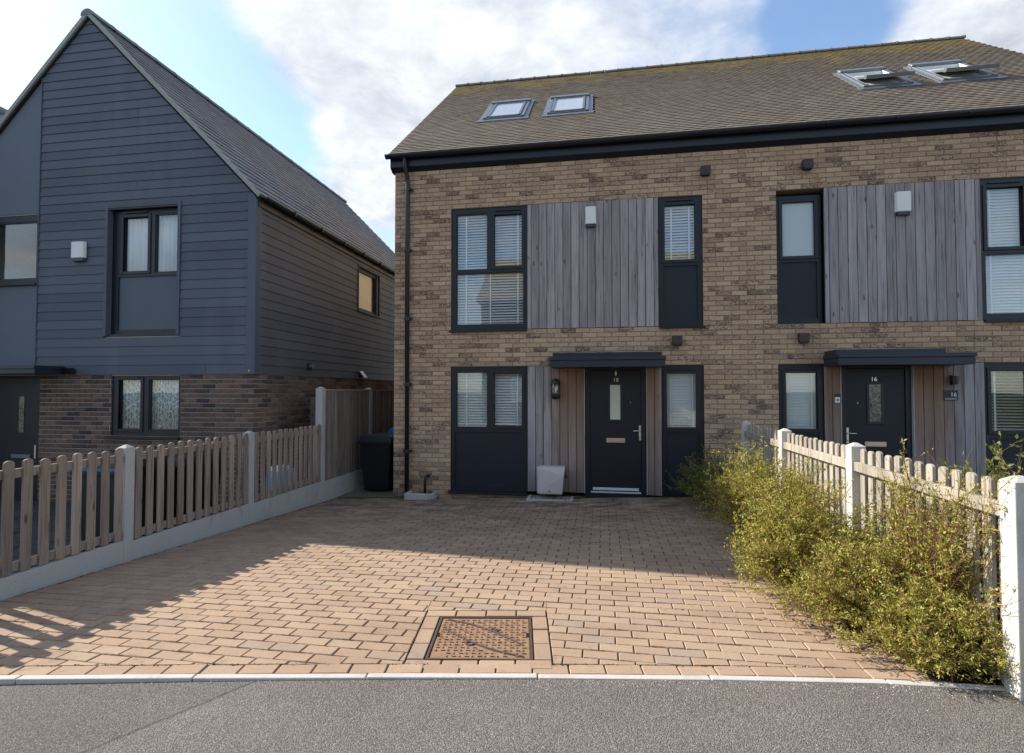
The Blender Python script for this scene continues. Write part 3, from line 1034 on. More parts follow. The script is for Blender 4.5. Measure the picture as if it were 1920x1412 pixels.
def window(parent, rect, panes, panels, y, f, sill=True, sill_over=(0.02, 0.0), depth=0.07, sash_idx=(), vents=(), glass=None, panel_mat=None, frame_mat=None, ret=None):
    """rect and panes in elevation; parts of parent: window > frame, sash, pane, panel, sill, vent"""
    x0, x1, z0, z1 = rect
    fm = frame_mat or M_FRAME
    hs = [p for p in panes] + [p for p in panels]
    mb = MB()
    R_ = sorted((f(x0), f(x1)))
    HS = [(*sorted((f(h[0]), f(h[1]))), h[2], h[3]) for h in hs]
    cells((R_[0], R_[1], z0, z1), HS, mb, y, y + depth)
    w = mb.build('window', fm, parent)
    for i, p in enumerate(panes):
        a, b = sorted((f(p[0]), f(p[1])))
        s = 0.052 if i in sash_idx else 0.018
        d0 = y - 0.014 if i in sash_idx else y + 0.010
        q = MB()
        if i in sash_idx:
            cells((a - s, b + s, p[2] - s, p[3] + s), [(a, b, p[2], p[3])], q, d0, y + 0.03)
            q.build('sash', fm, w, bevel=0.006)
        else:
            cells((a - 0.001, b + 0.001, p[2] - 0.001, p[3] + 0.001), [(a + s, b - s, p[2] + s, p[3] - s)], q, d0, y + 0.04)
            q.build('glazing_bead', fm, w)
        MB().box(a - 0.004, b + 0.004, y + 0.031, y + 0.037, p[2] - 0.004, p[3] + 0.004).build('pane', (glass or {}).get(i, M_GLASS), w)
    for p in panels:
        a, b = sorted((f(p[0]), f(p[1])))
        MB().box(a - 0.003, b + 0.003, y + 0.022, y + 0.055, p[2] - 0.003, p[3] + 0.003).build('panel', panel_mat or M_PANEL, w)
    for v in vents:
        a, b = sorted((f(v[0]), f(v[1])))
        MB().box(a, b, y - 0.026, y - 0.0145, v[2], v[3]).build('trickle_vent', M_BLACK, w)
    if sill:
        a, b = sorted((f(x0 - sill_over[0]), f(x1 + sill_over[1])))
        MB().prism([(a, y + 0.02, z0 + 0.012), (a, y - 0.075, z0 - 0.004), (a, y - 0.075, z0 - 0.034), (a, y + 0.02, z0 - 0.034)], (b - a, 0, 0)).build('sill', fm, w, bevel=0.004)
    if ret is not None: ret.append(w)
    return w


def blind(x0, x1, z0, z1, y, tapes, f, label, pitch=0.045, tilt=44, group='venetian blinds in the brick houses'):
    a, b = sorted((f(x0), f(x1)))
    t = thing('venetian_blind', ((a + b) / 2, y, z1), label, 'blind', group)
    hw = (b - a) / 2 - 0.005
    mb = MB()
    ca, sa = math.cos(R(tilt)), math.sin(R(tilt))
    dpt, th = 0.025, 0.0012
    sec = []
    for s_ in (-1, -0.4, 0.4, 1):
        bow = 0.0035 * (1 - s_ * s_)
        sec.append((s_ * dpt * ca - bow * sa, s_ * dpt * sa + bow * ca))
    lo = [(p[0], p[1] - 2 * th) for p in reversed(sec)]
    mb.prism([(-hw, *p) for p in sec + lo], (2 * hw, 0, 0))
    me = mb.mesh('slat', M_BLIND)
    n = int((z1 - z0 - 0.06) / pitch)
    for i in range(n):
        inst('slat', me, ((a + b) / 2, y + random.uniform(-0.001, 0.001), z1 - 0.05 - i * pitch), t, (random.uniform(-0.04, 0.04), 0, 0))
    MB().box(a + 0.003, b - 0.003, y - 0.027, y + 0.027, z1 - 0.035, z1).build('headrail', M_BLIND, t)
    zb = z1 - 0.05 - n * pitch
    MB().box(a + 0.003, b - 0.003, y - 0.025, y + 0.025, zb - 0.012, zb + 0.008).build('bottom_rail', M_BLIND, t)
    for tx in tapes:
        c = f(tx)
        MB().box(c - 0.012, c + 0.012, y - 0.031, y - 0.029, zb, z1 - 0.04).build('ladder_tape', M_BLIND, t)
    return t


def boards(parent, xa, xb, za, zb, y, f, pitch=0.127, th=0.02, mat=None, start=0.0):
    """vertical boards butted with a shadow gap over a dark backing"""
    a, b = sorted((f(xa), f(xb)))
    MB().box(a, b, y + th + 0.001, y + th + 0.03, za, zb).build('cladding_backing', M_BLACK, parent)
    xx = a - start
    while xx < b - 0.01:
        w0, w1 = max(a, xx) + 0.0042, min(b, xx + pitch) - 0.0042
        if w1 - w0 > 0.02:
            dy = random.uniform(-0.0025, 0.0025)
            MB().box(w0, w1, y + dy, y + th, za + random.uniform(0, 0.006), zb).build('cladding_board', mat or M_TIMBER, parent, bevel=0.003)
        xx += pitch


def text(body, size, loc, mat, parent, name, depth=0.004, align='CENTER'):
    cu = bpy.data.curves.new(name, 'FONT')
    cu.body = body
    cu.size = size
    cu.extrude = depth
    cu.align_x = align
    to = bpy.data.objects.new(name + '_tmp', cu)
    C.objects.link(to)
    bpy.context.view_layer.update()
    me = bpy.data.meshes.new_from_object(to.evaluated_get(bpy.context.evaluated_depsgraph_get()))
    bpy.data.objects.remove(to)
    me.materials.clear()
    me.materials.append(mat)
    me.name = name
    o = bpy.data.objects.new(name, me)
    link(o, parent)
    o.location = Vector(loc) - (wloc(parent) if parent else Vector((0, 0, 0)))
    o.rotation_euler = (R(90), 0, 0)
    return o


def front(mirror):
    f = hx(mirror)
    yf = FY + 0.03
    # first floor
    window(house, (-2.44, -1.169, 2.545, 4.566),
           [(-2.36, -1.822, 3.538, 4.478), (-1.713, -1.261, 3.589, 4.434), (-2.363, -1.222, 2.625, 3.495)], [], yf, f, sash_idx=(1,),
           vents=[(-1.70, -1.28, 4.498, 4.516)], sill_over=(0.025, -0.004))
    y2 = yf + (0.06 if mirror else 0.0)
    window(house, (0.898, 1.555, 2.545, 4.566 if not mirror else 4.50), [(0.997, 1.447, 3.583, 4.438 if not mirror else 4.40)], [(0.965, 1.485, 2.625, 3.49)], y2, f,
           sash_idx=(0,), vents=[(1.02, 1.42, 4.50, 4.518)] if not mirror else [], sill_over=(0.0, 0.025),
           glass={0: M_FROSTW} if mirror else None)
    boards(house, -1.165, 0.894, 2.545, 4.566, FY - 0.004, f, 0.1285, start=0.065)
    # ground floor
    window(house, (-2.44, -1.169, -0.09, 1.940),
           [(-2.359, -1.818, 0.941, 1.861), (-1.714, -1.260, 0.979, 1.823)], [(-2.375, -1.235, -0.02, 0.875)], yf, f, sash_idx=(1,), sill_over=(0.03, -0.004))
    window(house, (0.932, 1.555, -0.09, 1.940), [(1.011, 1.447, 0.981, 1.813)], [(0.995, 1.49, -0.02, 0.90)], yf, f, sash_idx=(0,),
           vents=[(1.03, 1.43, 1.868, 1.886)], sill_over=(0.0, 0.0))
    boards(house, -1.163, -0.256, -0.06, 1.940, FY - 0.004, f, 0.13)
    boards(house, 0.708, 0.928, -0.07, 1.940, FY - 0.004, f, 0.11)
    for xx in (-0.256, 0.703):                       # pale edge trims of the timber beside the door
        a, b = sorted((f(xx - 0.004), f(xx + 0.006)))
        MB().box(a, b, FY - 0.012, FY + 0.10, -0.06, 1.938).build('edge_trim', M_CONC, house)
    # door
    yd = FY + 0.055
    dm = MB()
    a, b = sorted((f(-0.170), f(0.622)))
    dm.box(a, b, yd, yd + 0.045, 0.0, 1.872)
    door = dm.build('door', M_DOOR, house, bevel=0.004)
    fa, fb = sorted((f(-0.246), f(0.697)))
    q = MB()
    cells((fa, fb, -0.05, 1.940), [(a - 0.004, b + 0.004, 0.0, 1.876)], q, yd - 0.018, yd + 0.06)
    q.build('door_frame', M_FRAME, door, bevel=0.004)
    ga, gb_ = sorted((f(0.146), f(0.302)))
    q = MB()
    cells((ga - 0.035, gb_ + 0.035, 1.055, 1.675), [(ga, gb_, 1.095, 1.638)], q, yd - 0.012, yd - 0.0005)
    q.build('glazing_frame', M_BLACK, door, bevel=0.004)
    MB().box(ga - 0.01, gb_ + 0.01, yd - 0.006, yd - 0.002, 1.085, 1.648).build('door_glass', M_FROST if not mirror else M_LGLASS, door)
    la, lb = sorted((f(0.085), f(0.372)))
    MB().box(la, lb, yd - 0.010, yd - 0.0005, 0.733, 0.803).build('letter_plate', M_GOLD, door, bevel=0.003)
    MB().box(la + 0.025, lb - 0.025, yd - 0.014, yd - 0.0105, 0.748, 0.790).build('letter_flap', M_GOLD, door, bevel=0.002)
    h = f(0.602)
    MB().box(h - 0.017, h + 0.017, yd - 0.010, yd - 0.0005, 0.770, 1.005).build('handle_plate', M_CHROME, door, bevel=0.006)
    l2 = f(0.495)
    MB().tube([(h, yd - 0.008, 0.925), (h, yd - 0.045, 0.925), (h + (l2 - h) * 0.15, yd - 0.055, 0.925), (l2, yd - 0.055, 0.922)], 0.0095, 8).build('handle', M_CHROME, door, smooth=True)
    MB().tube([(h, yd - 0.006, 0.82), (h, yd - 0.016, 0.82)], 0.008, 10).build('keyhole', M_BLACK, door)
    v = f(0.459)
    MB().tube([(v, yd + 0.0, 1.366), (v, yd - 0.008, 1.366)], 0.008, 10).build('door_viewer', M_CHROME, door)
    text('16' if mirror else '18', 0.088, (f(0.236), yd - 0.006, 1.688), M_CHROME, door, 'house_number')
    ta, tb = sorted((f(-0.13), f(0.58)))
    q = MB().box(ta, tb, yd - 0.03, yd - 0.001, -0.012, 0.028)
    q.build('weather_bar', M_UPVC, door, bevel=0.004)
    MB().box(ta - 0.03, tb + 0.03, yd - 0.075, yd - 0.0185, -0.046, -0.030).build('threshold', M_UPVC, door, bevel=0.003)
    MB().box(fa, fb, yd - 0.0795, yd + 0.03, -0.12, -0.0505).build('door_step', M_FRAME, door)
    # hood over the door
    ca, cb = sorted((f(-0.755), f(0.930)))
    MB().box(ca, cb, 8.03, FY - 0.002, 1.932 - 0.03, 2.005).build('door_hood', M_CANOPY, house, bevel=0.004)
    hood_top = MB()
    hood_top.box(ca - 0.01, cb + 0.01, 8.01, FY - 0.002, 2.006, 2.055)
    if not mirror:
        hood_top.box(ca + 0.035, cb - 0.035, 8.12, FY - 0.002, 2.056, 2.125)
    else:
        hood_top.box(ca + 0.01, cb - 0.30, 8.12, FY - 0.002, 2.056, 2.125)
    hood_top.build('hood_cap', M_CANOPY, house, bevel=0.004)


def f_lglass(g):
    p = g.pos()
    n = g.noise(g.stretch(p, 16, 16, 9), 1.0, 4, 0.6, 1.5)
    g.out(g.mix(g.mr(n, 0.4, 0.65), (0.04, 0.045, 0.045), (0.22, 0.21, 0.17)), 0.08, g.bump(n, 0.3, 0.01), spec=0.8)
M_LGLASS = MAT('leaded_glass', f_lglass)
front(False)
front(True)
for o in [o for o in house.children if o.name.startswith('door') and not o.name.startswith('door_hood')]:
    o['label'] = 'dark door numbered ' + ('18' if o.matrix_world is None or min(v.co.x for v in o.data.vertices) + 2.09 < 1.5 else '16')

idf = hx(False)
mrf = hx(True)
YB = FY + 0.115
blind(-2.40, -1.20, 2.62, 4.50, YB, (-2.20, -1.79, -1.33), idf, 'white slatted blind in the tall two-light window above the ground floor of number 18')
blind(0.96, 1.50, 3.55, 4.47, YB, (1.10, 1.37), idf, 'white slatted blind in the narrow upstairs window right of the silver cladding', 0.045, 47)
blind(-2.40, -1.20, 0.93, 1.87, YB, (-2.19, -1.34), idf, 'white slatted blind in the window left of the wall lantern', 0.045, 47)
blind(0.98, 1.47, 0.95, 1.82, YB, (1.07, 1.40), idf, 'white closed blind in the slim window right of door 18', 0.043, 68)
blind(0.98, 1.47, 0.95, 1.82, YB, (1.07, 1.40), mrf, 'grey shaded closed blind in the slim window left of door 16', 0.043, 70)
blind(-2.40, -1.20, 2.62, 4.50, YB, (-2.20, -1.33), mrf, 'white nearly closed blind in the upstairs window at the right edge', 0.043, 62)
blind(-2.40, -1.20, 0.93, 1.87, YB, (-2.19, -1.34), mrf, 'open slatted blind in the ground floor window at the right edge', 0.043, 6)

# eaves, gutter, downpipe
MB().prism([(XL - 0.05, FY - 0.085, 5.30), (XL - 0.05, FY - 0.085, 5.452), (XL - 0.05, FY + 0.1, 5.452), (XL - 0.05, FY + 0.1, 5.243), (XL - 0.05, FY + 0.0, 5.243)], (XR - XL + 0.1, 0, 0)).build('fascia', M_FASCIA, house, bevel=0.004)
gut = MB()
arc = [(8.375 + 0.058 * math.cos(R(a)), 5.475 + 0.058 * math.sin(R(a))) for a in range(180, 361, 20)]
arc2 = [(8.375 + 0.050 * math.cos(R(a)), 5.475 + 0.050 * math.sin(R(a))) for a in range(360, 179, -20)]
gut.prism([(XL - 0.10, y_, z_) for y_, z_ in arc + arc2], (XR - XL + 0.2, 0, 0))
gut.build('gutter', M_FASCIA, house)
xx = XL + 0.25
while xx < XR:
    MB().box(xx, xx + 0.022, 8.30, FY - 0.086, 5.43, 5.445).build('gutter_bracket', M_FASCIA, house)
    xx += 0.92
dp = MB()
dp.tube([(-3.20, 8.375, 5.43), (-3.20, 8.375, 5.33), (-3.19, 8.40, 5.22), (-3.185, 8.475, 5.12), (-3.185, 8.48, 5.0), (-3.17, 8.48, -0.16)], 0.036, 12)
dpo = dp.build('downpipe', M_PIPE, house, smooth=True)
for z in (4.93, 3.9, 2.75, 1.66, 0.55):
    q = MB().tube([(-3.175, 8.48, z - 0.03), (-3.175, 8.48, z + 0.03)], 0.043, 12)
    q.box(-3.245, -3.10, 8.495, FY - 0.001, z - 0.014, z + 0.014)
    q.build('pipe_clip', M_PIPE, dpo)

# ------------------------------------------------------------------ main roof
ES, SLP = Vector((0, 8.385, 5.495)), math.atan2(3.62, 4.315)
U = Vector((0, math.cos(SLP), math.sin(SLP)))
NRM = Vector((0, -math.sin(SLP), math.cos(SLP)))
LEN = math.hypot(3.62, 4.315)
RX0, RX1 = XL - 0.055, XR + 0.06
def rp(x, s, n):
    return Vector((x, 0, 0)) + ES + U * s + NRM * n
rb = MB()
rb.prism([rp(RX0 + 0.02, 0.02, -0.006), rp(RX0 + 0.02, LEN, -0.006), rp(RX0 + 0.02, LEN, -0.06), rp(RX0 + 0.02, 0.02, -0.06)], (RX1 - RX0 - 0.04, 0, 0))
back = lambda p: Vector((p.x, 2 * 12.70 - p.y, p.z))
rb.prism([back(rp(RX0 + 0.02, 0.02, 0.0)), back(rp(RX0 + 0.02, LEN, 0.0)), back(rp(RX0 + 0.02, LEN, -0.06)), back(rp(RX0 + 0.02, 0.02, -0.06))], (RX1 - RX0 - 0.04, 0, 0))
rb.build('roof', M_UNDER, house)
roof = [o for o in house.children if o.name.startswith('roof')][0]
SK = [(-2.175, -1.385), (-0.965, -0.195), (4.40, 5.165), (5.60, 6.405)]
SK0, SK1 = (9.76 - 8.385) / U.y, (10.74 - 8.385) / U.y
tiles = []
gauge, tw = 0.1, 0.166
rows = int(LEN / gauge)
for r_ in range(rows):
    s = r_ * gauge
    xx = RX0 - (r_ % 2) * tw / 2
    while xx < RX1 - 0.02:
        a, b = max(xx, RX0) + 0.0008, min(xx + tw, RX1) - 0.0008
        cx = (a + b) / 2
        xx += tw
        if b - a < 0.03: continue
        if any(k0 - 0.03 < cx < k1 + 0.03 and SK0 - 0.06 < s + 0.05 < SK1 + 0.02 for k0, k1 in SK): continue
        tiles.append((a, b, s))
def tile(w, mb=None, at=None):
    t0, j = 0.018 + random.uniform(-0.0015, 0.0015), random.uniform(-0.0018, 0.0018)
    k = random.uniform(-0.0012, 0.0012)
    prof = [(-w, 0), (0, 0.0022), (w, 0)]
    tail = [(p[0], j + random.uniform(-0.0015, 0.0015), t0 + p[1] + k * p[0] / w) for p in prof]
    head = [(p[0], 0.116, 0.004 + p[1]) for p in prof]
    low = [(-w, j + 0.001, 0.0), (w, j + 0.001, 0.0)]
    hl = [(-w, 0.116, -0.004), (w, 0.116, -0.004)]
    v = tail + head + low + hl
    f = [(0, 1, 4, 3), (1, 2, 5, 4), (6, 7, 2, 1, 0), (6, 0, 3, 8), (7, 9, 5, 2)]
    return v, f
def roofpos(v, cx, s):
    return [rp(cx + p[0], s + p[1], p[2]) for p in v]
tiles.sort(key=lambda t: -nearness(rp((t[0] + t[1]) / 2, t[2], 0)) * (t[1] - t[0]) * (1.0 if abs(t[1] - t[0] - tw + 0.0016) < 1e-4 else 0.3))
vt = []
for _ in range(8):
    v, f = tile((tw - 0.0016) / 2)
    q = MB()
    q.add([Vector((p[0], 0, 0)) + U * p[1] + NRM * p[2] for p in v], f)
    vt.append(q.mesh('roof_tile', M_TILE))
rest = MB()
for i, (a, b, s) in enumerate(tiles):
    cx = (a + b) / 2
    if i < 300:
        inst('roof_tile', random.choice(vt), rp(cx, s, 0), roof)
    else:
        v, f = tile((b - a) / 2)
        rest.add(roofpos(v, cx, s), f)
rest.build('roof_tiles', M_TILE, roof, kind='stuff')
# ridge tiles
xx = RX0 - 0.02
while xx < RX1:
    x1 = min(xx + 0.33, RX1 + 0.02)
    q = MB()
    dz = random.uniform(-0.003, 0.003)
    pts = [(12.70 + 0.125 * math.cos(R(a)), 9.055 + dz + 0.092 * math.sin(R(a))) for a in range(0, 181, 20)]
    q.prism([(xx + 0.004, y_, z_) for y_, z_ in pts], (x1 - xx - 0.008, 0, 0))
    pts = [(12.70 + 0.138 * math.cos(R(a)), 9.055 + dz + 0.104 * math.sin(R(a))) for a in range(0, 181, 20)]
    q.prism([(x1 - 0.035, y_, z_) for y_, z_ in pts], (0.032, 0, 0))
    q.build('ridge_tile', M_RIDGE, roof)
    xx += 0.33
# verges
for vx in (RX0 - 0.004, RX1 + 0.004):
    q = MB()
    q.prism([rp(vx, 0.0, 0.0), rp(vx, LEN, 0.0), rp(vx, LEN, -0.075), rp(vx, 0.0, -0.075)], (0.022 if vx < 0 else -0.022, 0, 0))
    q.build('verge', M_VERGE, roof)

# skylights
def skylight(x0, x1, opened):
    q = MB()
    def pr(a, b, s0, s1, n0, n1, mb, off=Matrix.Identity(4)):
        P = [(a, s0, n0), (b, s0, n0), (b, s1, n0), (a, s1, n0), (a, s0, n1), (b, s0, n1), (b, s1, n1), (a, s1, n1)]
        P = [rp(*(off @ Vector(p))) for p in P]
        mb.add(P, [(3, 2, 1, 0), (4, 5, 6, 7), (0, 1, 5, 4), (1, 2, 6, 5), (2, 3, 7, 6), (3, 0, 4, 7)])
    s0, s1 = SK0, SK1
    fr = MB()
    pr(x0, x0 + 0.065, s0, s1, -0.05, 0.055, fr)
    pr(x1 - 0.065, x1, s0, s1, -0.05, 0.055, fr)
    pr(x0 + 0.0655, x1 - 0.0655, s0, s0 + 0.06, -0.05, 0.045, fr)
    o = fr.build('skylight', M_SKYL, roof, bevel=0.006)
    fl = MB()
    pr(x0 - 0.09, x1 + 0.09, s0 - 0.14, s0 - 0.001, 0.016, 0.028, fl)
    pr(x0 - 0.07, x0 - 0.001, s0, s1 + 0.05, 0.004, 0.03, fl)
    pr(x1 + 0.001, x1 + 0.07, s0, s1 + 0.05, 0.004, 0.03, fl)
    fl.build('flashing', M_SKYL, o)
    hd = MB()
    pr(x0 - 0.012, x1 + 0.012, s1 - 0.14, s1 + 0.02, -0.02, 0.085, hd)
    hd.build('hood', M_SKYL, o, bevel=0.015)
    off = Matrix.Identity(4)
    if opened:
        mid = (s0 + s1) / 2
        off = Matrix.Translation((0, mid, 0.045)) @ Matrix.Rotation(R(-12), 4, 'X') @ Matrix.Translation((0, -mid, -0.045))
        li = MB()
        pr(x0 + 0.0665, x0 + 0.073, s0 + 0.08, s1 - 0.15, -0.35, 0.053, li)
        pr(x1 - 0.073, x1 - 0.0665, s0 + 0.08, s1 - 0.15, -0.35, 0.053, li)
        pr(x0 + 0.074, x1 - 0.074, s1 - 0.175, s1 - 0.15, -0.35, 0.04, li)
        pr(x0 + 0.074, x1 - 0.074, s0 + 0.08, s1 - 0.176, -0.003, 0.004, li)
        pr(x0 + 0.074, x1 - 0.074, s0 + 0.062, s0 + 0.079, -0.35, 0.04, li)
        li.build('lining', M_WHITE, o)
    sa = MB()
    a, b, c, d = x0 + 0.075, x1 - 0.075, s0 + 0.068, s1 - 0.155
    pr(a, a + 0.045, c, d, 0.025, 0.066, sa, off)
    pr(b - 0.045, b, c, d, 0.025, 0.066, sa, off)
    if opened:
        pr(a - 0.06, b + 0.06, c - 0.05, c + 0.04, 0.015, 0.075, sa, off)
        pr(a + 0.046, b - 0.046, d - 0.05, d, 0.025, 0.066, sa, off)
    else:
        pr(a + 0.046, b - 0.046, c - 0.03, c + 0.03, 0.025, 0.062, sa, off)
        pr(a + 0.046, b - 0.046, d - 0.03, d, 0.025, 0.064, sa, off)
    sa.build('sash', M_SKYL, o, bevel=0.005)
    gl = MB()
    pr(a + 0.04, b - 0.04, c + 0.025, d - 0.025, 0.040, 0.050, gl, off)
    gl.build('pane', M_SKGLASS, o)
def f_skgl(g):
    g.out((0.42, 0.46, 0.50), 0.04, None, 0.0, 1.0)
M_SKGLASS = MAT('skylight_glass', f_skgl)
for i, (a, b) in enumerate(SK):
    skylight(a, b, i > 1)

# ------------------------------------------------------------------ things fixed to the brick house
def alarm(c, y, w, h, label, base_blue=True):
    t = thing('alarm_box', (c[0], y, c[1] - h / 2), label, 'alarm box', 'burglar alarm boxes')
    x0, x1, z0, z1 = c[0] - w / 2, c[0] + w / 2, c[1] - h / 2, c[1] + h / 2
    MB().prism([(x0, y, z0 + 0.05), (x0 + 0.015, y - 0.06, z0 + 0.05), (x1 - 0.015, y - 0.06, z0 + 0.05), (x1, y, z0 + 0.05)], (0, 0, z1 - z0 - 0.05)).build('cover', M_WHITE, t, bevel=0.012)
    MB().prism([(x0 + 0.012, y, z0), (x0 + 0.03, y - 0.05, z0), (x1 - 0.03, y - 0.05, z0), (x1 - 0.012, y, z0)], (0, 0, 0.049)).build('lens', M_NAVY, t, bevel=0.006)
M_NAVY = MAT('navy_lens', plain((0.015, 0.03, 0.075), 0.3, 0.5, 0.1))
alarm((-0.145, 4.30), FY - 0.008, 0.185, 0.33, 'white alarm box high above the door hood with the lantern')
alarm((4.333, 4.257), FY - 0.008, 0.215, 0.345, 'larger white alarm box on silver cladding beside the frosted upstairs window')

def vent(x, z, label):
    t = thing('wall_vent', (x, FY, z), label, 'vent', 'brown vent cowls on the brick wall')
    MB().box(x - 0.07, x + 0.07, FY - 0.09, FY + 0.004, z - 0.058, z + 0.072).build('cowl', M_BROWNV, t, bevel=0.005)
    q = MB()
    for i in range(5):
        q.box(x - 0.06, x + 0.06, FY - 0.088 + i * 0.016, FY - 0.081 + i * 0.016, z - 0.075, z - 0.0585)
    q.build('louvre', M_BLACK, t)
vent(1.601, 4.916, 'brown vent cowl above the slim upstairs window of number 18')
vent(3.053, 4.914, 'brown vent cowl above the frosted window of number 16')
vent(1.160, 2.316, 'brown vent cowl just above the right end of door hood 18')
vent(2.964, 2.324, 'brown vent cowl just left of door hood 16')

t = thing('wall_lantern', (-0.703, FY, 1.41), 'black half-round wall lantern on timber left of door 18', 'lantern')
lx, ly = -0.703, FY - 0.085
MB().lathe((lx, ly, 1.413), [(0.03, 0.0), (0.058, 0.018), (0.07, 0.05), (0.072, 0.085)], 16).build('lantern_base', M_BLACK, t, smooth=False)
MB().lathe((lx, ly, 1.64), [(0.076, 0.0), (0.076, 0.02), (0.068, 0.06), (0.045, 0.09), (0.015, 0.103)], 16).build('cap', M_BLACK, t)
MB().lathe((lx, ly, 1.499), [(0.058, 0.0), (0.058, 0.14)], 16).build('lamp_glass', M_GLASS, t)
MB().lathe((lx, ly, 1.505), [(0.012, 0.0), (0.014, 0.03), (0.028, 0.06), (0.026, 0.09), (0.01, 0.11)], 10).build('bulb', M_WHITE, t, smooth=True)
for k in range(6):
    a = R(60 * k + 15)
    px, py = lx + 0.066 * math.cos(a), ly + 0.066 * math.sin(a)
    MB().box(px - 0.006, px + 0.006, py - 0.006, py + 0.006, 1.4985, 1.6395).build('bar', M_BLACK, t)
MB().box(lx - 0.05, lx + 0.05, ly + 0.055, FY - 0.005, 1.45, 1.70).build('back_plate', M_BLACK, t)

# pale leaf-shaped ornament over the number 18
MB().prism([(0.236 + 0.016 * math.sin(math.pi * k / 6), FY + 0.049, 1.775 + 0.09 * k / 6) for k in range(7)] + [(0.236 - 0.013 * math.sin(math.pi * k / 6), FY + 0.049, 1.775 + 0.09 * k / 6) for k in range(5, 0, -1)], (0, -0.006, 0)).build(
    'door_ornament', M_CHROME, label='pale leaf-shaped ornament above the number on door 18', cat='ornament')

t = thing('wall_light', (4.93, FY, 1.69), 'black up-and-down wall light above the number plaque', 'wall light')
MB().box(4.905, 4.965, FY - 0.035, FY - 0.005, 1.63, 1.77).build('bracket', M_BLACK, t, bevel=0.004)
MB().tube([(4.925, FY - 0.075, 1.64), (4.925, FY - 0.075, 1.76)], 0.042, 14).build('lamp_body', M_BLACK, t)
MB().tube([(4.925, FY - 0.075, 1.76), (4.925, FY - 0.075, 1.764)], 0.035, 14).build('lens', M_FROST, t)

t = thing('number_plaque', (4.905, FY, 1.41), 'dark slate plaque reading 16 on the timber right of door 16', 'plaque')
MB().box(4.812, 4.998, FY - 0.016, FY - 0.006, 1.411, 1.554).build('slate', M_SLATEP, t, bevel=0.002)
text('16', 0.085, (4.94, FY - 0.0165, 1.466), M_WHITE, t, 'numeral', 0.001)
MB().box(4.83, 4.98, FY - 0.0175, FY - 0.0163, 1.438, 1.442).build('rule', M_WHITE, t)
MB().box(4.83, 4.98, FY - 0.0175, FY - 0.0163, 1.424, 1.428).build('rule', M_WHITE, t)

t = thing('video_doorbell', (3.42, FY, 1.37), 'white and black video doorbell on the timber left of door 16', 'doorbell')
MB().box(3.389, 3.453, FY - 0.026, FY - 0.006, 1.370, 1.455).build('body', M_WHITE, t, bevel=0.004)
MB().box(3.389, 3.453, FY - 0.026, FY - 0.006, 1.456, 1.500).build('camera_head', M_BLACK, t, bevel=0.004)
MB().tube([(3.421, FY - 0.026, 1.412), (3.421, FY - 0.030, 1.412)], 0.016, 14).build('button', M_SKYL, t)

# gas meter box, gravel tray
t = thing('meter_box', (-0.76, 8.35, -0.06), 'pale pinkish sloping gas meter box on the gravel tray', 'meter box')
q = MB()
y0, y1 = 8.24, FY - 0.006
q.prism([(-0.98, y0 + 0.02, 0.372), (-0.545, y0 + 0.02, 0.372), (-0.565, y0 - 0.02, 0.25), (-0.588, y0 - 0.005, -0.035), (-0.972, y0 - 0.005, -0.035), (-0.978, y0 - 0.02, 0.25)], (0, 0.045, 0))
q.build('lid', M_METER, t, bevel=0.006)
MB().prism([(-0.965, y0 + 0.066, 0.36), (-0.56, y0 + 0.066, 0.36), (-0.60, y0 + 0.066, -0.06), (-0.955, y0 + 0.066, -0.06)], (0, y1 - y0 - 0.066, 0)).build('case', M_METER, t, bevel=0.004)
MB().tube([(-0.785, y0 - 0.004, 0.005), (-0.785, y0 - 0.012, 0.005)], 0.011, 10).build('lock', M_BLACK, t)
MB().tube([(-0.552, y0 + 0.10, 0.20), (-0.535, y0 + 0.10, 0.20), (-0.535, y0 + 0.10, 0.25)], 0.013, 8).build('valve', M_BLACK, t)
t = thing('gravel_tray', (-0.78, 8.3, -0.15), 'concrete-edged tray of pale gravel under the meter box', 'gravel tray')
q = MB()
zt = gz(-0.78, 8.3) + 0.022
cells((-1.135, -0.425, 8.14, 8.505), [(-1.085, -0.475, 8.19, 8.505)], q, zt - 0.06, zt)
q = MB()
for a, b, c, d in ((-1.135, -0.425, 8.14, 8.188), (-1.135, -1.087, 8.1885, 8.505), (-0.473, -0.425, 8.1885, 8.505)):
    q.box(a, b, c, d, zt - 0.06, zt)
q.build('edging', M_CONC, t, bevel=0.005)
MB().box(-1.0865, -0.4735, 8.1885, 8.505, zt - 0.06, zt - 0.03).build('bed', M_SOIL, t)
q = MB()
for _ in range(420):
    px, py = random.uniform(-1.08, -0.48), random.uniform(8.195, 8.5)
    r = random.uniform(0.007, 0.014)
    z = zt - 0.025 + random.uniform(0, 0.012)
    a = random.uniform(0, 6.28)
    ca, sa = math.cos(a) * r, math.sin(a) * r
    q.add([(px + ca, py + sa, z), (px - sa, py + ca, z + r * 0.2), (px - ca, py - sa, z), (px + sa, py - ca, z - r * 0.2), (px + r * 0.2, py, z + r * 0.7), (px, py, z - r * 0.7)],
          [(0, 1, 4), (1, 2, 4), (2, 3, 4), (3, 0, 4), (1, 0, 5), (2, 1, 5), (3, 2, 5), (0, 3, 5)])
q.build('gravel', M_GRAVEL, t, kind='stuff')

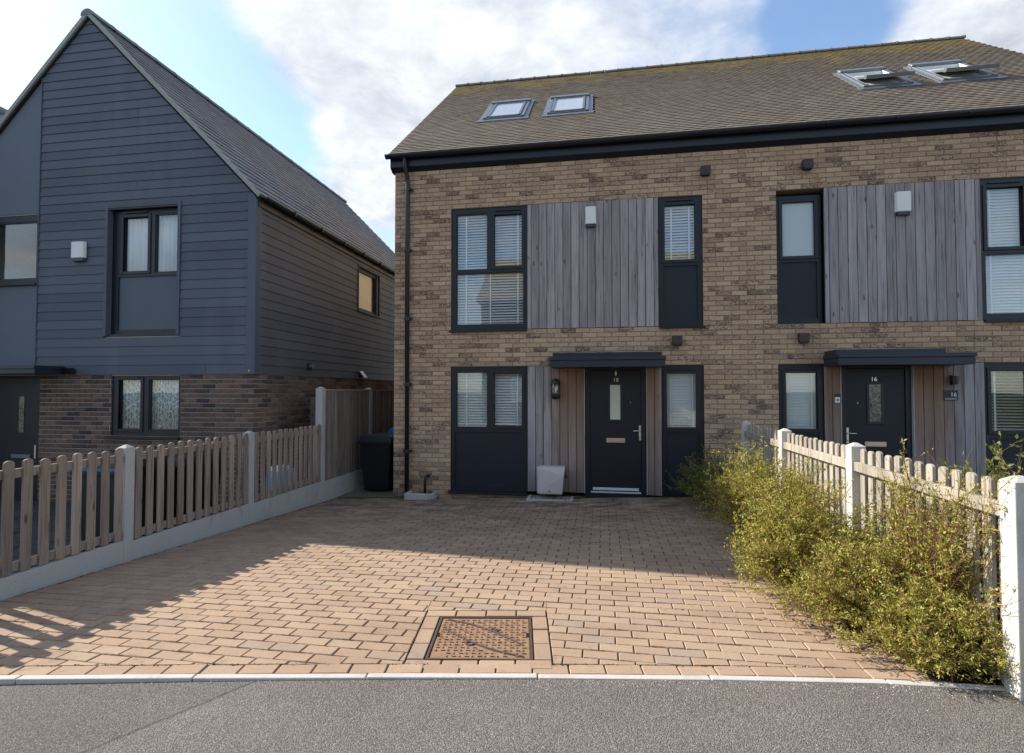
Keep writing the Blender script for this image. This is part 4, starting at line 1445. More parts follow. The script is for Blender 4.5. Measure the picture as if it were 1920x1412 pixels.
# gully surround and waste pipe
t = thing('gully_surround', (-2.91, 8.36, -0.22), 'pale concrete gully kerb at the foot of the downpipe', 'gully surround')
q = MB()
zt = gz(-2.9, 8.35) + 0.10
zb = zt - 0.16
for P in ([(-3.135, 8.26), (-2.74, 8.26), (-2.70, 8.315), (-3.10, 8.315)], [(-3.135, 8.261), (-3.101, 8.316), (-3.07, 8.50), (-3.14, 8.50)], [(-2.7395, 8.261), (-2.66, 8.37), (-2.66, 8.50), (-2.70, 8.50), (-2.701, 8.36)]):
    q.prism([(a, b, zb) for a, b in P], (0, 0, zt - zb))
q.build('kerb_ring', M_CONC, t, bevel=0.012)
MB().box(-3.08, -2.71, 8.317, 8.505, zb, zt - 0.10).build('grate', M_RUSTD, t)
MB().tube([(-2.83, 8.40, zt - 0.1), (-2.83, 8.40, 0.09), (-2.828, 8.41, 0.125), (-2.815, 8.45, 0.145), (-2.81, FY - 0.002, 0.145)], 0.024, 12).build('waste_pipe', M_BLACK, smooth=True, label='short black waste pipe bending from the wall into the gully', cat='pipe')

# ------------------------------------------------------------------ manhole cover
t = thing('manhole_cover', (MHC.x, MHC.y, gz(*MHC)), 'square rusty cast iron access cover with raised studs set in the drive', 'manhole cover')
MI = 0.309
def mh(u, v, z):
    p = MHC + mu * u + mv * v
    return (p.x, p.y, gz(p.x, p.y) + z)
def mbox(mb, u0, u1, v0, v1, z0, z1):
    P = [mh(u0, v0, z0), mh(u1, v0, z0), mh(u1, v1, z0), mh(u0, v1, z0), mh(u0, v0, z1), mh(u1, v0, z1), mh(u1, v1, z1), mh(u0, v1, z1)]
    mb.add(P, [(3, 2, 1, 0), (4, 5, 6, 7), (0, 1, 5, 4), (1, 2, 6, 5), (2, 3, 7, 6), (3, 0, 4, 7)])
q = MB()
for a in ((-MI, MI, -MI, -MI + 0.014), (-MI, MI, MI - 0.014, MI), (-MI, -MI + 0.014, -MI + 0.0141, MI - 0.0141), (MI - 0.014, MI, -MI + 0.0141, MI - 0.0141)):
    mbox(q, *a, -0.04, 0.001)
q.build('frame', M_RUSTD, t)
q = MB()
c = MI - 0.019
mbox(q, -c, c, -c, c, -0.03, -0.006)
q.build('plate', M_RUST, t)
q = MB()
k = 0
step = 0.037
for i in range(-7, 8):
    for j in range(-7, 8):
        u0, v0 = i * step, j * step
        # the two bow-shaped ribs and the corner blank keep clear of studs
        d1 = abs(v0 - (0.10 - u0 * 0.75 + 0.05 * math.cos(u0 * 6)))
        d2 = abs(v0 - (-0.10 - u0 * 0.75 - 0.05 * math.cos(u0 * 6)))
        if min(d1, d2) < 0.016 or (i < -5 and j < -5): continue
        s = 0.0125
        if (i + j) % 2:
            P = [(u0 + s * math.cos(R(a)), v0 - s * 0.4 + s * 0.9 * math.sin(R(a))) for a in range(0, 181, 36)]
        else:
            P = [(u0 - s * 0.4 - s * 0.8 * math.sin(R(a)), v0 + s * 0.9 * math.cos(R(a))) for a in range(0, 181, 36)]
        q.prism([mh(a, b, -0.0062) for a, b in P], (0, 0, 0.0062))
q.build('studs', M_RUST, t, kind='stuff')
for sg in (1, -1):
    pts = []
    for i in range(13):
        u0 = -0.25 + 0.5 * i / 12
        v0 = sg * 0.075 - u0 * 0.75 + sg * 0.055 * math.cos(u0 * 6.2)
        pts.append(mh(u0, max(-0.27, min(0.27, v0)), -0.004))
    MB().tube(pts, 0.008, 6).build('rib', M_RUSTD, t)
    lx_, lz_ = sg * 0.07, sg * 0.075 + -sg * 0.07 * 0.75 + sg * 0.075
    MB().tube([mh(lx_ + 0.026 * math.cos(R(a)), lz_ + 0.022 * math.sin(R(a)), -0.003) for a in range(0, 361, 30)], 0.006, 6, caps=False).build('keyhole', M_RUSTD, t)
for u_, v_ in ((-MI + 0.02, 0.03), (MI - 0.02, 0.03)):
    q = MB()
    mbox(q, u_ - 0.016, u_ + 0.016, v_ - 0.028, v_ + 0.028, -0.02, -0.003)
    q.build('lifting_slot', M_BLACK, t)

# ------------------------------------------------------------------ the dark clad house on the left
LYF = 7.48
LX = -5.28                    # its right-hand wall
lh = thing('clad_house', (-8.4, 7.6, -0.3), 'dark slate-blue boarded house with steep gable over a brown brick ground floor', 'house')
APX, APZ, EVX, EVZ = -8.372, 7.79, LX, 4.64
RS = (APZ - EVZ) / (EVX - APX)
def rake(x): return APZ - abs(x - APX) * RS
LFAR = 16.40
XFL = 2 * APX - LX             # far left wall
body = MB()
gw = (-7.829, -6.558, 0.81, 1.79)
fw = (-7.925, -6.625, 2.462, 4.53)
lw = (-10.9, -9.30, 3.348, 4.516)
ld = (-10.25, -9.20, -0.6, 1.83)
cells((XFL, LX - 0.01, -0.7, 1.80), [gw, ld], body, LYF + 0.012, LYF + 0.3)
cells((XFL, LX - 0.03, 1.801, EVZ), [(fw[0], fw[1], fw[2], fw[3]), lw], body, LYF + 0.02, LYF + 0.3)
body.prism([(XFL, LYF + 0.02, EVZ + 0.001), (LX - 0.03, LYF + 0.02, EVZ + 0.001), (APX, LYF + 0.02, APZ - 0.05)], (0, 0.28, 0))
sw = (11.03, 12.14, 3.33, 4.31)
cells((LYF + 0.301, LFAR, -0.7, EVZ), [sw], body, LX - 0.3, LX - 0.02, 'x')
body.box(XFL, XFL + 0.25, LYF + 0.301, LFAR, -0.7, EVZ)
body.box(XFL + 0.251, LX - 0.301, LFAR - 0.25, LFAR, -0.7, EVZ)
body.prism([(XFL, LFAR - 0.25, EVZ + 0.001), (LX - 0.03, LFAR - 0.25, EVZ + 0.001), (APX, LFAR - 0.25, APZ - 0.05)], (0, 0.25, 0))
body.build('wall', M_MORTAR2, lh)
q = MB()
q.box(XFL + 0.26, LX - 0.31, LYF + 0.31, LFAR - 0.26, 1.9, 2.2)
q.box(XFL + 0.26, LX - 0.31, LYF + 0.31, LFAR - 0.26, 4.66, 4.8)
q.box(XFL + 0.26, LX - 0.31, 9.5, 9.6, -0.4, 1.89)
q.box(XFL + 0.26, LX - 0.31, 9.5, 9.6, 2.21, 4.65)
q.build('interior', M_BLINDDARK, lh)
# brick: front, then the return on the right wall
LH = [gw, (ld[0], ld[1], -1, 2.0)]
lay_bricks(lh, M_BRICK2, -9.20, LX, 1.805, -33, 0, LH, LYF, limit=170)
lay_bricks(lh, M_BRICK2, LYF + 0.012, LFAR, 1.805, -33, 0, [], LX, axis='x', limit=125)


q = MB()
for k in range(-14, 0):
    za = 1.805 + 0.075 * k + 0.005
    q.box(gw[0] - 0.002, gw[0] + 0.004, LYF + 0.002, LYF + 0.029, za, za + 0.065)
    q.box(gw[1] - 0.004, gw[1] + 0.002, LYF + 0.002, LYF + 0.029, za, za + 0.065)
q.build('brick_reveal', M_BRICK2, lh, kind='stuff')


def lap_board(x0, x1, z0, z1, y, clipgable=True, mat=M_CLAD):
    """one horizontal weatherboard; its lower edge laps out over the board below"""
    pts = [(x0, z0), (x1, z0), (x1, z1), (x0, z1)]
    if clipgable:
        pts = clip(pts, RS, 1.0, APZ - 0.06 + RS * APX)
        if len(pts) > 2: pts = clip(pts, -RS, 1.0, APZ - 0.06 - RS * APX)
    if len(pts) < 3 or area(pts) < 0.002: return
    def yy(z): return y - 0.018 + 0.010 * (z - z0) / (z1 - z0)
    n = len(pts)
    fr = [(p[0], yy(p[1]), p[1]) for p in pts]
    bk = [(p[0], y + 0.019, p[1]) for p in pts]
    mb = MB().add(fr + bk, [tuple(range(n))] + [(n + i, n + (i + 1) % n, (i + 1) % n, i) for i in range(n)])
    mb.build('cladding_board', mat, lh)

zb = 1.812
PX = -9.262
for i in range(42):
    z0, z1 = zb + i * 0.1495, zb + (i + 1) * 0.1495 - 0.004
    zm = (z0 + z1) / 2
    if z0 > APZ: break
    segs = [(PX, -5.40)]
    if zm > EVZ - 0.1:
        segs = [(PX, LX)]
    if fw[2] - 0.03 < zm < fw[3] + 0.04:
        segs = [(PX, fw[0] - 0.045), (fw[1] + 0.05, segs[0][1])]
    for a, b in segs:
        cut = None
        if b - a > 2.2 and i % 4 == 0:
            cut = -6.1 if i % 8 == 0 else -7.4
        if cut and a < cut < b:
            lap_board(a, cut - 0.002, z0, z1, LYF)
            lap_board(cut + 0.002, b, z0, z1, LYF)
        else:
            lap_board(a, b, z0, z1, LYF)
# right-hand wall boards
for i in range(19):
    z0, z1 = zb + i * 0.1495, zb + (i + 1) * 0.1495 - 0.004
    zm = (z0 + z1) / 2
    segs = [(LYF + 0.12, LFAR)]
    if sw[2] - 0.03 < zm < sw[3] + 0.05: segs = [(LYF + 0.12, sw[0] - 0.03), (sw[1] + 0.03, LFAR)]
    cuts = sorted([9.9 + (i % 3) * 1.1, 13.2 - (i % 2) * 0.9])
    for a, b in segs:
        ps = [a] + [c for c in cuts if a < c < b] + [b]
        for u, v in zip(ps, ps[1:]):
            w_ = lambda z: LX + 0.018 - 0.010 * (z - z0) / (z1 - z0)
            vs = [(w_(z0), u + 0.002, z0), (w_(z0), v - 0.002, z0), (w_(z1), v - 0.002, z1), (w_(z1), u + 0.002, z1)]
            vs += [(LX - 0.019, p[1], p[2]) for p in vs]
            MB().add(vs, [(0, 1, 2, 3)] + [(4 + k, 4 + (k + 1) % 4, (k + 1) % 4, k) for k in range(4)]).build('cladding_board', M_CLADS, lh)
# corner trims, plain panels left of the boards
q = MB()
q.box(-5.395, LX + 0.028, LYF - 0.028, LYF + 0.005, 1.80, EVZ - 0.02)
q.box(LX - 0.019, LX + 0.028, LYF + 0.0052, LYF + 0.115, 1.80, EVZ - 0.02)
q.build('corner_trim', M_CLAD, lh, bevel=0.004)
pts = clip(clip([(-11.4, 4.53), (PX - 0.012, 4.53), (PX - 0.012, 6.9), (-11.4, 6.9)], RS, 1.0, APZ - 0.06 + RS * APX), -RS, 1.0, APZ - 0.06 - RS * APX)
MB().prism([(p[0], LYF + 0.006, p[1]) for p in pts], (0, 0.013, 0)).build('render_panel', M_RPANEL, lh, bevel=0.003)
MB().box(-11.4, PX - 0.012, LYF + 0.006, LYF + 0.019, 1.96, 3.335).build('render_panel', M_RPANEL, lh, bevel=0.003)
MB().box(PX - 0.012, PX + 0.0, LYF - 0.026, LYF + 0.0055, 1.83, rake(PX) - 0.06).build('edge_trim', M_CLAD, lh)
# windows
lidf = idf
window(lh, (fw[0] + 0.0, fw[1], fw[2], fw[3]), [(-7.715, -7.255, 3.50, 4.385), (-7.128, -6.68, 3.46, 4.425)], [(-7.80, -6.66, 2.54, 3.41)], LYF + 0.075, idf,
       sash_idx=(0,), vents=[(-7.70, -7.28, 4.455, 4.475)], panel_mat=M_RPANEL2, sill_over=(0.06, 0.02))
q = MB()
q.box(fw[0] - 0.045, fw[0] + 0.005, LYF - 0.03, LYF + 0.07, fw[2] - 0.03, fw[3] + 0.045)
q.box(fw[1] - 0.005, fw[1] + 0.045, LYF - 0.03, LYF + 0.07, fw[2] - 0.03, fw[3] + 0.045)
q.box(fw[0] + 0.0055, fw[1] - 0.0055, LYF - 0.03, LYF + 0.07, fw[3] - 0.005, fw[3] + 0.045)
q.build('window_surround', M_CLAD, lh)
window(lh, (lw[0], lw[1], lw[2], lw[3]), [(-10.8, -9.355, 3.43, 4.41)], [], LYF + 0.03, idf, sill_over=(0.02, 0.02))
window(lh, gw, [(-7.70, -7.295, 0.935, 1.72), (-7.150, -6.60, 0.915, 1.735)], [], LYF + 0.03, idf, sash_idx=(0,), vents=[(-7.68, -7.32, 1.752, 1.768)], sill_over=(0.06, 0.02))
wn = MB()
cells((sw[0], sw[1], sw[2], sw[3]), [(sw[0] + 0.07, sw[1] - 0.07, sw[2] + 0.08, sw[3] - 0.08)], wn, LX - 0.10, LX - 0.04, 'x')
ws = wn.build('window', M_FRAME, lh)
MB().box(LX - 0.08, LX - 0.074, sw[0] + 0.066, sw[1] - 0.066, sw[2] + 0.076, sw[3] - 0.076).build('pane', M_GLASS, ws)
MB().box(LX - 0.04, LX + 0.045, sw[0] - 0.03, sw[1] + 0.03, sw[2] - 0.03, sw[2] - 0.001).build('sill', M_FRAME, ws)
q = MB()
q.box(LX - 0.039, LX + 0.03, sw[1] + 0.001, sw[1] + 0.028, sw[2], sw[3] + 0.03)
q.box(LX - 0.039, LX + 0.03, sw[0] - 0.028, sw[0] - 0.001, sw[2], sw[3] + 0.03)
q.box(LX - 0.039, LX + 0.03, sw[0], sw[1], sw[3] + 0.001, sw[3] + 0.03)
q.build('surround', M_FRAME, ws)
MB().box(LX - 0.13, LX - 0.125, sw[0] + 0.05, sw[1] - 0.05, sw[2] + 0.05, sw[3] - 0.05).build('roller_blind', M_BEIGEBLIND, label='beige roller blind in the side window of the clad house', cat='blind')


def curtain(x0, x1, z0, z1, y, mat, label, amp=0.02, wl=0.09):
    mb = MB()
    n = int((x1 - x0) / 0.012)
    for j, z in enumerate((z0, z1)):
        for i in range(n + 1):
            x_ = x0 + (x1 - x0) * i / n
            mb.v.append((x_, y + amp * math.sin(x_ / wl * 6.28 + 0.6 * math.sin(x_ * 9)) * (1 if j == 0 else 0.7), z))
    m_ = n + 1
    mb.f = [(i, i + 1, m_ + i + 1, m_ + i) for i in range(n)]
    o = mb.build('curtain', mat, smooth=True, label=label, cat='curtain')
    sd = o.modifiers.new('thick', 'SOLIDIFY')
    sd.thickness = 0.002
curtain(-7.80, -6.63, 3.43, 4.45, LYF + 0.165, M_CURTAIN, 'pale plain curtain in the upstairs window of the clad house')
curtain(-7.78, -6.58, 0.86, 1.78, LYF + 0.12, M_LACE, 'white patterned lace curtain in the ground floor window of the clad house', 0.008, 0.2)
# door and hood
dmb = MB().box(-10.15, -9.24, LYF + 0.06, LYF + 0.11, -0.25, 1.78)
ldoor = dmb.build('door', M_DOOR, lh, bevel=0.004)
q = MB()
cells((ld[0], ld[1], -0.3, 1.829), [(-10.154, -9.236, -0.25, 1.784)], q, LYF + 0.03, LYF + 0.12)
q.build('door_frame', M_FRAME, ldoor)
MB().box(-9.66, -9.56, LYF + 0.052, LYF + 0.059, 0.85, 1.45).build('door_glass', M_LGLASS, ldoor)
MB().box(-9.80, -9.42, LYF + 0.05, LYF + 0.059, 0.42, 0.48).build('letter_plate', M_SKYL, ldoor)
MB().box(-9.335, -9.305, LYF + 0.05, LYF + 0.059, 0.42, 0.64).build('handle', M_CHROME, ldoor)
MB().box(-11.2, -8.68, 6.98, LYF - 0.03, 1.815, 1.89).build('door_hood', M_CANOPY, lh, bevel=0.004)
MB().box(-11.2, -8.665, 6.96, LYF - 0.03, 1.8905, 1.945).build('hood_cap', M_CANOPY, lh, bevel=0.004)
t = thing('floodlight', (-8.56, LYF, 1.85), 'small black wedge light on the boards right of the left door hood', 'light')
MB().prism([(-8.63, LYF - 0.03, 1.92), (-8.50, LYF - 0.03, 1.92), (-8.50, LYF - 0.14, 1.915), (-8.63, LYF - 0.14, 1.915)], (0.03, 0.06, -0.085)).build('lamp_body', M_BLACK, t, bevel=0.004)
MB().box(-8.58, -8.55, LYF - 0.0285, LYF - 0.005, 1.86, 1.91).build('bracket', M_BLACK, t)
alarm((-8.44, 3.83), LYF - 0.022, 0.26, 0.32, 'cream alarm box with pale lens on the dark blue boards')

# roof of the clad house
OV = 0.05
def lp(y, s, n):
    """point on the right-hand slope: s up from the eave"""
    a = math.atan(RS)
    return Vector((LX + 0.09 - s * math.cos(a) + n * math.sin(a), y, EVZ + 0.02 - 0.09 * RS + s * math.sin(a) + n * math.cos(a)))
LLEN = (LX + 0.09 - APX) / math.cos(math.atan(RS))
q = MB()
q.prism([lp(LYF - OV + 0.02, 0.01, 0), lp(LYF - OV + 0.02, LLEN, 0), lp(LYF - OV + 0.02, LLEN, -0.06), lp(LYF - OV + 0.02, 0.01, -0.06)], (0, LFAR - LYF + OV, 0))
mirl = lambda p: Vector((2 * APX - p.x, p.y, p.z))
q.prism([mirl(lp(LYF - OV + 0.02, 0.01, 0.02)), mirl(lp(LYF - OV + 0.02, LLEN, 0.02)), mirl(lp(LYF - OV + 0.02, LLEN, -0.06)), mirl(lp(LYF - OV + 0.02, 0.01, -0.06))], (0, LFAR - LYF + OV, 0))
lroof = q.build('roof', M_UNDER, lh)
sl_ = []
nr = 22
gg = LLEN / nr
for r_ in range(nr):
    yy = LYF - OV - (r_ % 2) * 0.15
    while yy < LFAR + 0.02:
        a, b = max(yy, LYF - OV) + 0.002, min(yy + 0.30, LFAR + 0.03) - 0.002
        if b - a > 0.04: sl_.append((a, b, r_ * gg))
        yy += 0.30
sl_.sort(key=lambda t: -nearness(lp((t[0] + t[1]) / 2, t[2], 0)) * (t[1] - t[0]))
def slate(y0, y1, s):
    t0 = 0.034 + random.uniform(-0.003, 0.003)
    j = random.uniform(-0.004, 0.004)
    ln = gg + 0.02
    P = [lp(y0, s + j, t0), lp(y1, s + j, t0 + random.uniform(-0.002, 0.002)), lp(y1, s + ln, 0.012), lp(y0, s + ln, 0.012), lp(y0, s + j + 0.004, 0.0), lp(y1, s + j + 0.004, 0.0), lp(y1, s + ln, 0.0), lp(y0, s + ln, 0.0)]
    return P, [(0, 1, 2, 3), (4, 5, 1, 0), (5, 6, 2, 1), (7, 4, 0, 3)]
vsl = []
for _ in range(6):
    P, f = slate(-0.148, 0.148, 0.0)
    q = MB()
    org = lp(0, 0, 0)
    q.add([p - org for p in P], f)
    vsl.append(q.mesh('slate', M_SLATE))
rest = MB()
for i, (a, b, s) in enumerate(sl_):
    if i < 300 and abs(b - a - 0.296) < 1e-3:
        inst('slate', random.choice(vsl), lp((a + b) / 2, s, 0), lroof)
    else:
        P, f = slate(a, b, s)
        rest.add(P, f)
rest.build('slates', M_SLATE, lroof, kind='stuff')
yy = LYF - OV - 0.02
while yy < LFAR:
    q = MB()
    pts = [(APX + 0.12 * math.cos(R(a)), APZ - 0.015 + 0.105 * math.sin(R(a))) for a in range(0, 181, 20)]
    q.prism([(x_, yy + 0.003, z_) for x_, z_ in pts], (0, 0.444, 0))
    pts = [(APX + 0.125 * math.cos(R(a)), APZ - 0.015 + 0.111 * math.sin(R(a))) for a in range(0, 181, 20)]
    q.prism([(x_, yy + 0.405, z_) for x_, z_ in pts], (0, 0.04, 0))
    q.build('ridge_tile', M_SLATE, lroof)
    yy += 0.45
for fn in (lambda p: p, mirl):
    q = MB()
    y0 = LYF - OV - 0.012
    q.prism([fn(lp(y0, 0.0, 0.034)), fn(lp(y0, LLEN, 0.036)), fn(lp(y0, LLEN, -0.028)), fn(lp(y0, 0.0, -0.026))], (0, 0.03, 0))
    q.build('verge', M_VERGE, lroof)
# eave on the right: fascia and gutter
MB().box(LX + 0.023, LX + 0.045, LYF + 0.02, LFAR, EVZ - 0.21, EVZ - 0.05).build('fascia', M_FASCIA, lh)
arc = [(LX + 0.105 + 0.056 * math.cos(R(a)), EVZ - 0.055 + 0.056 * math.sin(R(a))) for a in range(180, 361, 20)]
arc2 = [(LX + 0.105 + 0.048 * math.cos(R(a)), EVZ - 0.055 + 0.048 * math.sin(R(a))) for a in range(360, 179, -20)]
MB().prism([(a, LYF + 0.06, b) for a, b in arc + arc2], (0, LFAR - LYF - 0.05, 0)).build('gutter', M_FASCIA, lh)
for yy in (8.3, 9.2, 10.1, 11.0, 11.9, 12.8):
    MB().box(LX + 0.046, LX + 0.17, yy, yy + 0.025, EVZ - 0.125, EVZ - 0.04).build('gutter_bracket', M_FASCIA, lh)
# flue outlets on the right wall
t = thing('flue_outlet', (LX, 9.04, 1.95), 'small black round outlet on the side boards nearer the corner', 'flue')
MB().box(LX + 0.02, LX + 0.03, 8.97, 9.11, 1.92, 2.06).build('plate', M_BLACK, t)
MB().tube([(LX + 0.03, 9.04, 1.99), (LX + 0.10, 9.04, 1.99)], 0.04, 12).build('pipe', M_SKYL, t)
t = thing('vent_flap', (LX, 11.2, 1.87), 'black and white sloping vent flap low on the side boards', 'vent')
MB().prism([(LX + 0.02, 11.1, 1.98), (LX + 0.02, 11.1, 1.84), (LX + 0.13, 11.1, 1.84)], (0, 0.16, 0)).build('hood', M_BLACK, t)
MB().prism([(LX + 0.024, 11.095, 1.98), (LX + 0.134, 11.095, 1.84), (LX + 0.138, 11.095, 1.846), (LX + 0.03, 11.095, 1.985)], (0, 0.17, 0)).build('flap', M_WHITE, t)
MB().box(-5.355, -5.33, LYF - 0.032, LYF - 0.0285, 1.845, 1.87).build('marker_tag', MAT('yellow_tag', plain((0.7, 0.65, 0.1), 0.5, 0.3, 0.05)), label='tiny yellow tag at the lower corner of the dark boards', cat='tag')

# ------------------------------------------------------------------ fences
def picket(x, y, z0, z1, mat, parent, w=0.074, th=0.021):
    h = w / 2
    top = [(y + h * math.cos(R(a)) * 0.999, z1 - h * 0.62 + h * 0.62 * math.sin(R(a))) for a in range(0, 181, 20)]
    P = [(x, y - h, z0), (x, y + h, z0)] + [(x, a, b) for a, b in top]
    lean = random.uniform(-0.004, 0.004)
    P = [(p[0] + random.uniform(-0.0008, 0.0008), p[1] + lean * (p[2] - z0), p[2]) for p in P]
    MB().prism(P, (th, 0, 0)).build('picket', mat, parent, bevel=0.003)


def cpost(x, y, z0, z1, mat, parent, w=0.105, slot=True):
    h = w / 2
    q = MB()
    q.box(x - h, x + h, y - h, y + h, z0, z1)
    q.add([(x - h, y - h, z1 + 0.0), (x + h, y - h, z1), (x + h, y + h, z1), (x - h, y + h, z1), (x - h * 0.25, y - h * 0.25, z1 + 0.028), (x + h * 0.25, y - h * 0.25, z1 + 0.028), (x + h * 0.25, y + h * 0.25, z1 + 0.028), (x - h * 0.25, y + h * 0.25, z1 + 0.028)],
          [(4, 5, 6, 7), (0, 1, 5, 4), (1, 2, 6, 5), (2, 3, 7, 6), (3, 0, 4, 7)])
    return q.build('post', mat, parent, bevel=0.005)


NAILS = MB()


def nail(x, y, z, sx):
    r = 0.0035
    NAILS.add([(x, y - r, z), (x, y, z - r), (x, y + r, z), (x, y, z + r), (x + sx * 0.001, y, z)], [(0, 1, 4), (1, 2, 4), (2, 3, 4), (3, 0, 4)] if sx > 0 else [(1, 0, 4), (2, 1, 4), (3, 2, 4), (0, 3, 4)])


lf = thing('picket_fence', (-4.48, 5.3, -0.1), 'weathered round-top picket fence with concrete posts in shade left of the drive', 'fence', 'picket fences beside the drive')
PY = [2.62, 4.46, 6.27, 8.06]
for y in PY[:3]:
    cpost(-4.485, y, gz(-4.4, y) - 0.1, 1.0, M_CONC, lf)
GT = [0.135, 0.105, 0.092]
for i in range(3):
    a, b = PY[i] + 0.0535, PY[i + 1] - 0.0535
    n = 13
    MB().box(-4.475, -4.435, a, b, gz(-4.4, b) - 0.08, GT[i]).build('gravel_board', M_CONC, lf, bevel=0.004)
    for zr in (GT[i] + 0.055, 0.905):
        MB().box(-4.495, -4.457, a, b, zr - 0.035, zr + 0.035).build('rail', M_FENCE, lf, bevel=0.003)
    for k in range(n):
        y = a + 0.055 + (b - a - 0.11) * k / (n - 1)
        picket(-4.4565, y, GT[i] + random.uniform(0.004, 0.012), 1.005 + random.uniform(-0.010, 0.008), M_FENCE, lf)
        for zr in (GT[i] + 0.055, 0.905):
            for dy in (-0.016, 0.016):
                nail(-4.4345, y + dy + random.uniform(-0.004, 0.004), zr + random.uniform(-0.012, 0.012), 1)

NAILS.build('nails', M_RUSTD, lf, kind='stuff')
tf = thing('board_fence', (-4.48, 10.5, -0.1), 'tall brown close-board fence with concrete posts beside the bins', 'fence')
TY = [8.06, 9.87, 11.68, 13.49]
for i, y in enumerate(TY):
    cpost(-4.485, y, gz(-4.4, 8.5) - 0.2 if i else gz(-4.4, 8.06) - 0.1, 1.585, M_CONC, tf, 0.115)
for i in range(3):
    a, b = TY[i] + 0.0585, TY[i + 1] - 0.0585
    MB().box(-4.475, -4.435, a, b, gz(-4.4, 8.5) - 0.15, 0.075).build('gravel_board', M_CONC, tf, bevel=0.004)
    MB().box(-4.495, -4.43, a, b, 1.553, 1.572).build('capping', M_FENCE2, tf)
    MB().box(-4.50, -4.46, a, b, 0.78, 0.86).build('rail', M_BOARD, tf)
    y = a
    while y < b - 0.02:
        y1 = min(y + 0.106, b)
        MB().prism([(-4.4595, y, 0.082), (-4.437 + random.uniform(-0.003, 0.003), y, 0.082), (-4.449, y1 - 0.002, 0.082), (-4.4595, y1 - 0.002, 0.082)], (0, 0, 1.47)).build('fence_board', M_BOARD, tf)
        y = y1
MB().box(-4.84, -4.74, 8.36, 8.46, -0.4, 1.44).build('gate_post', M_BOARD, label='brown timber post between the clad house and the tall concrete post', cat='post', bevel=0.004)

rf = thing('picket_fence', (2.08, 5.7, 0.0), 'sunlit picket fence with whitish posts behind the shrubs right of the drive', 'fence', 'picket fences beside the drive')
QY = [8.26, 6.58, 4.86, 3.10]
for y in QY:
    cpost(2.085, y, gz(2.0, y) - 0.15, 1.085, M_CONCL, rf, 0.112)
for i in range(3):
    b, a = QY[i] - 0.057, QY[i + 1] + 0.057
    MB().box(2.06, 2.10, a, b, gz(2.0, a) - 0.1, 0.12).build('gravel_board', M_CONCL, rf, bevel=0.004)
    for zr in (0.19, 0.925):
        MB().box(2.045, 2.083, a, b, zr - 0.037, zr + 0.037).build('rail', M_FENCE2, rf, bevel=0.004)
    for k in range(13):
        y = a + 0.055 + (b - a - 0.11) * k / 12
        picket(2.0835, y, 0.13, 1.075 + random.uniform(-0.008, 0.008), M_FENCE2, rf)

# ------------------------------------------------------------------ bins
def bin_(c, label, lid_mat, edge=False, w=0.56, d=0.66, h=0.95, rz=0.0, body=M_BIN):
    t = thing('wheelie_bin', c, label, 'bin', 'wheelie bins')
    mtx = Matrix.Translation(Vector(c)) @ Matrix.Rotation(rz, 4, 'Z')
    def put(mb): mb.v = [tuple(mtx @ Vector(p)) for p in mb.v]; return mb
    q = MB()
    b0, b1 = 0.80, 1.0
    P0 = [(-w / 2 * b0, -d / 2 * b0, 0.03), (w / 2 * b0, -d / 2 * b0, 0.03), (w / 2 * b0, d / 2 * b0, 0.03), (-w / 2 * b0, d / 2 * b0, 0.03)]
    P1 = [(-w / 2 * b1, -d / 2 * b1, h * 0.9), (w / 2 * b1, -d / 2 * b1, h * 0.9), (w / 2 * b1, d / 2 * b1, h * 0.9), (-w / 2 * b1, d / 2 * b1, h * 0.9)]
    q.add(P0 + P1, [(3, 2, 1, 0), (4, 5, 6, 7), (0, 1, 5, 4), (1, 2, 6, 5), (2, 3, 7, 6), (3, 0, 4, 7)])
    put(q).build('body', body, t, bevel=0.02)
    q = MB().box(-w / 2 - 0.02, w / 2 + 0.02, -d / 2 - 0.02, d / 2 - 0.02, h * 0.86, h * 0.90 - 0.001)
    put(q).build('rim', body, t, bevel=0.008)
    q = MB()
    l, k = w / 2 + 0.025, d / 2 + 0.03
    q.add([(-l, -k, h * 0.9 + 0.001), (l, -k, h * 0.9 + 0.001), (l, k, h * 0.9 + 0.001), (-l, k, h * 0.9 + 0.001), (-l * 0.86, -k * 0.8, h), (l * 0.86, -k * 0.8, h), (l * 0.86, k, h + 0.01), (-l * 0.86, k, h + 0.01)],
          [(3, 2, 1, 0), (4, 5, 6, 7), (0, 1, 5, 4), (1, 2, 6, 5), (2, 3, 7, 6), (3, 0, 4, 7)])
    put(q).build('lid', lid_mat, t, bevel=0.012)
    if edge:
        q = MB().box(-l, l, -k - 0.006, -k - 0.0005, h * 0.9 + 0.002, h * 0.9 + 0.03)
        put(q).build('lid_lip', M_BLUE, t, bevel=0.002)
    for s in (-1, 1):
        q = MB().tube([(s * w * 0.36, d / 2 * 0.86, 0.1), (s * w * 0.44, d / 2 * 0.86, 0.1)], 0.1, 14)
        put(q).build('wheel', M_BLACK, t)
    q = MB().tube([(-w * 0.42, d / 2 + 0.05, h * 0.93), (w * 0.42, d / 2 + 0.05, h * 0.93)], 0.016, 8)
    put(q).build('handle', body, t)
    return t
def gb_(x, y): return gz(x, min(y, 8.5)) + 0.004
bin_((-3.93, 9.25, gb_(-3.93, 9)), 'black wheelie bin with black lid beside the tall board fence', M_BIN, False, 0.58, 0.66, 0.985)
bin_((-3.80, 10.25, gb_(-3.8, 9)), 'wheelie bin with bright blue lid behind the black-lidded bin', M_BLUE, False, 0.58, 0.66, 1.06)
bin_((-4.89, 4.86, lgz(-5, 4.86)), 'dark wheelie bin with blue-edged lid behind the picket fence, nearer the camera', M_BIN, True, 0.56, 0.62, 0.99)
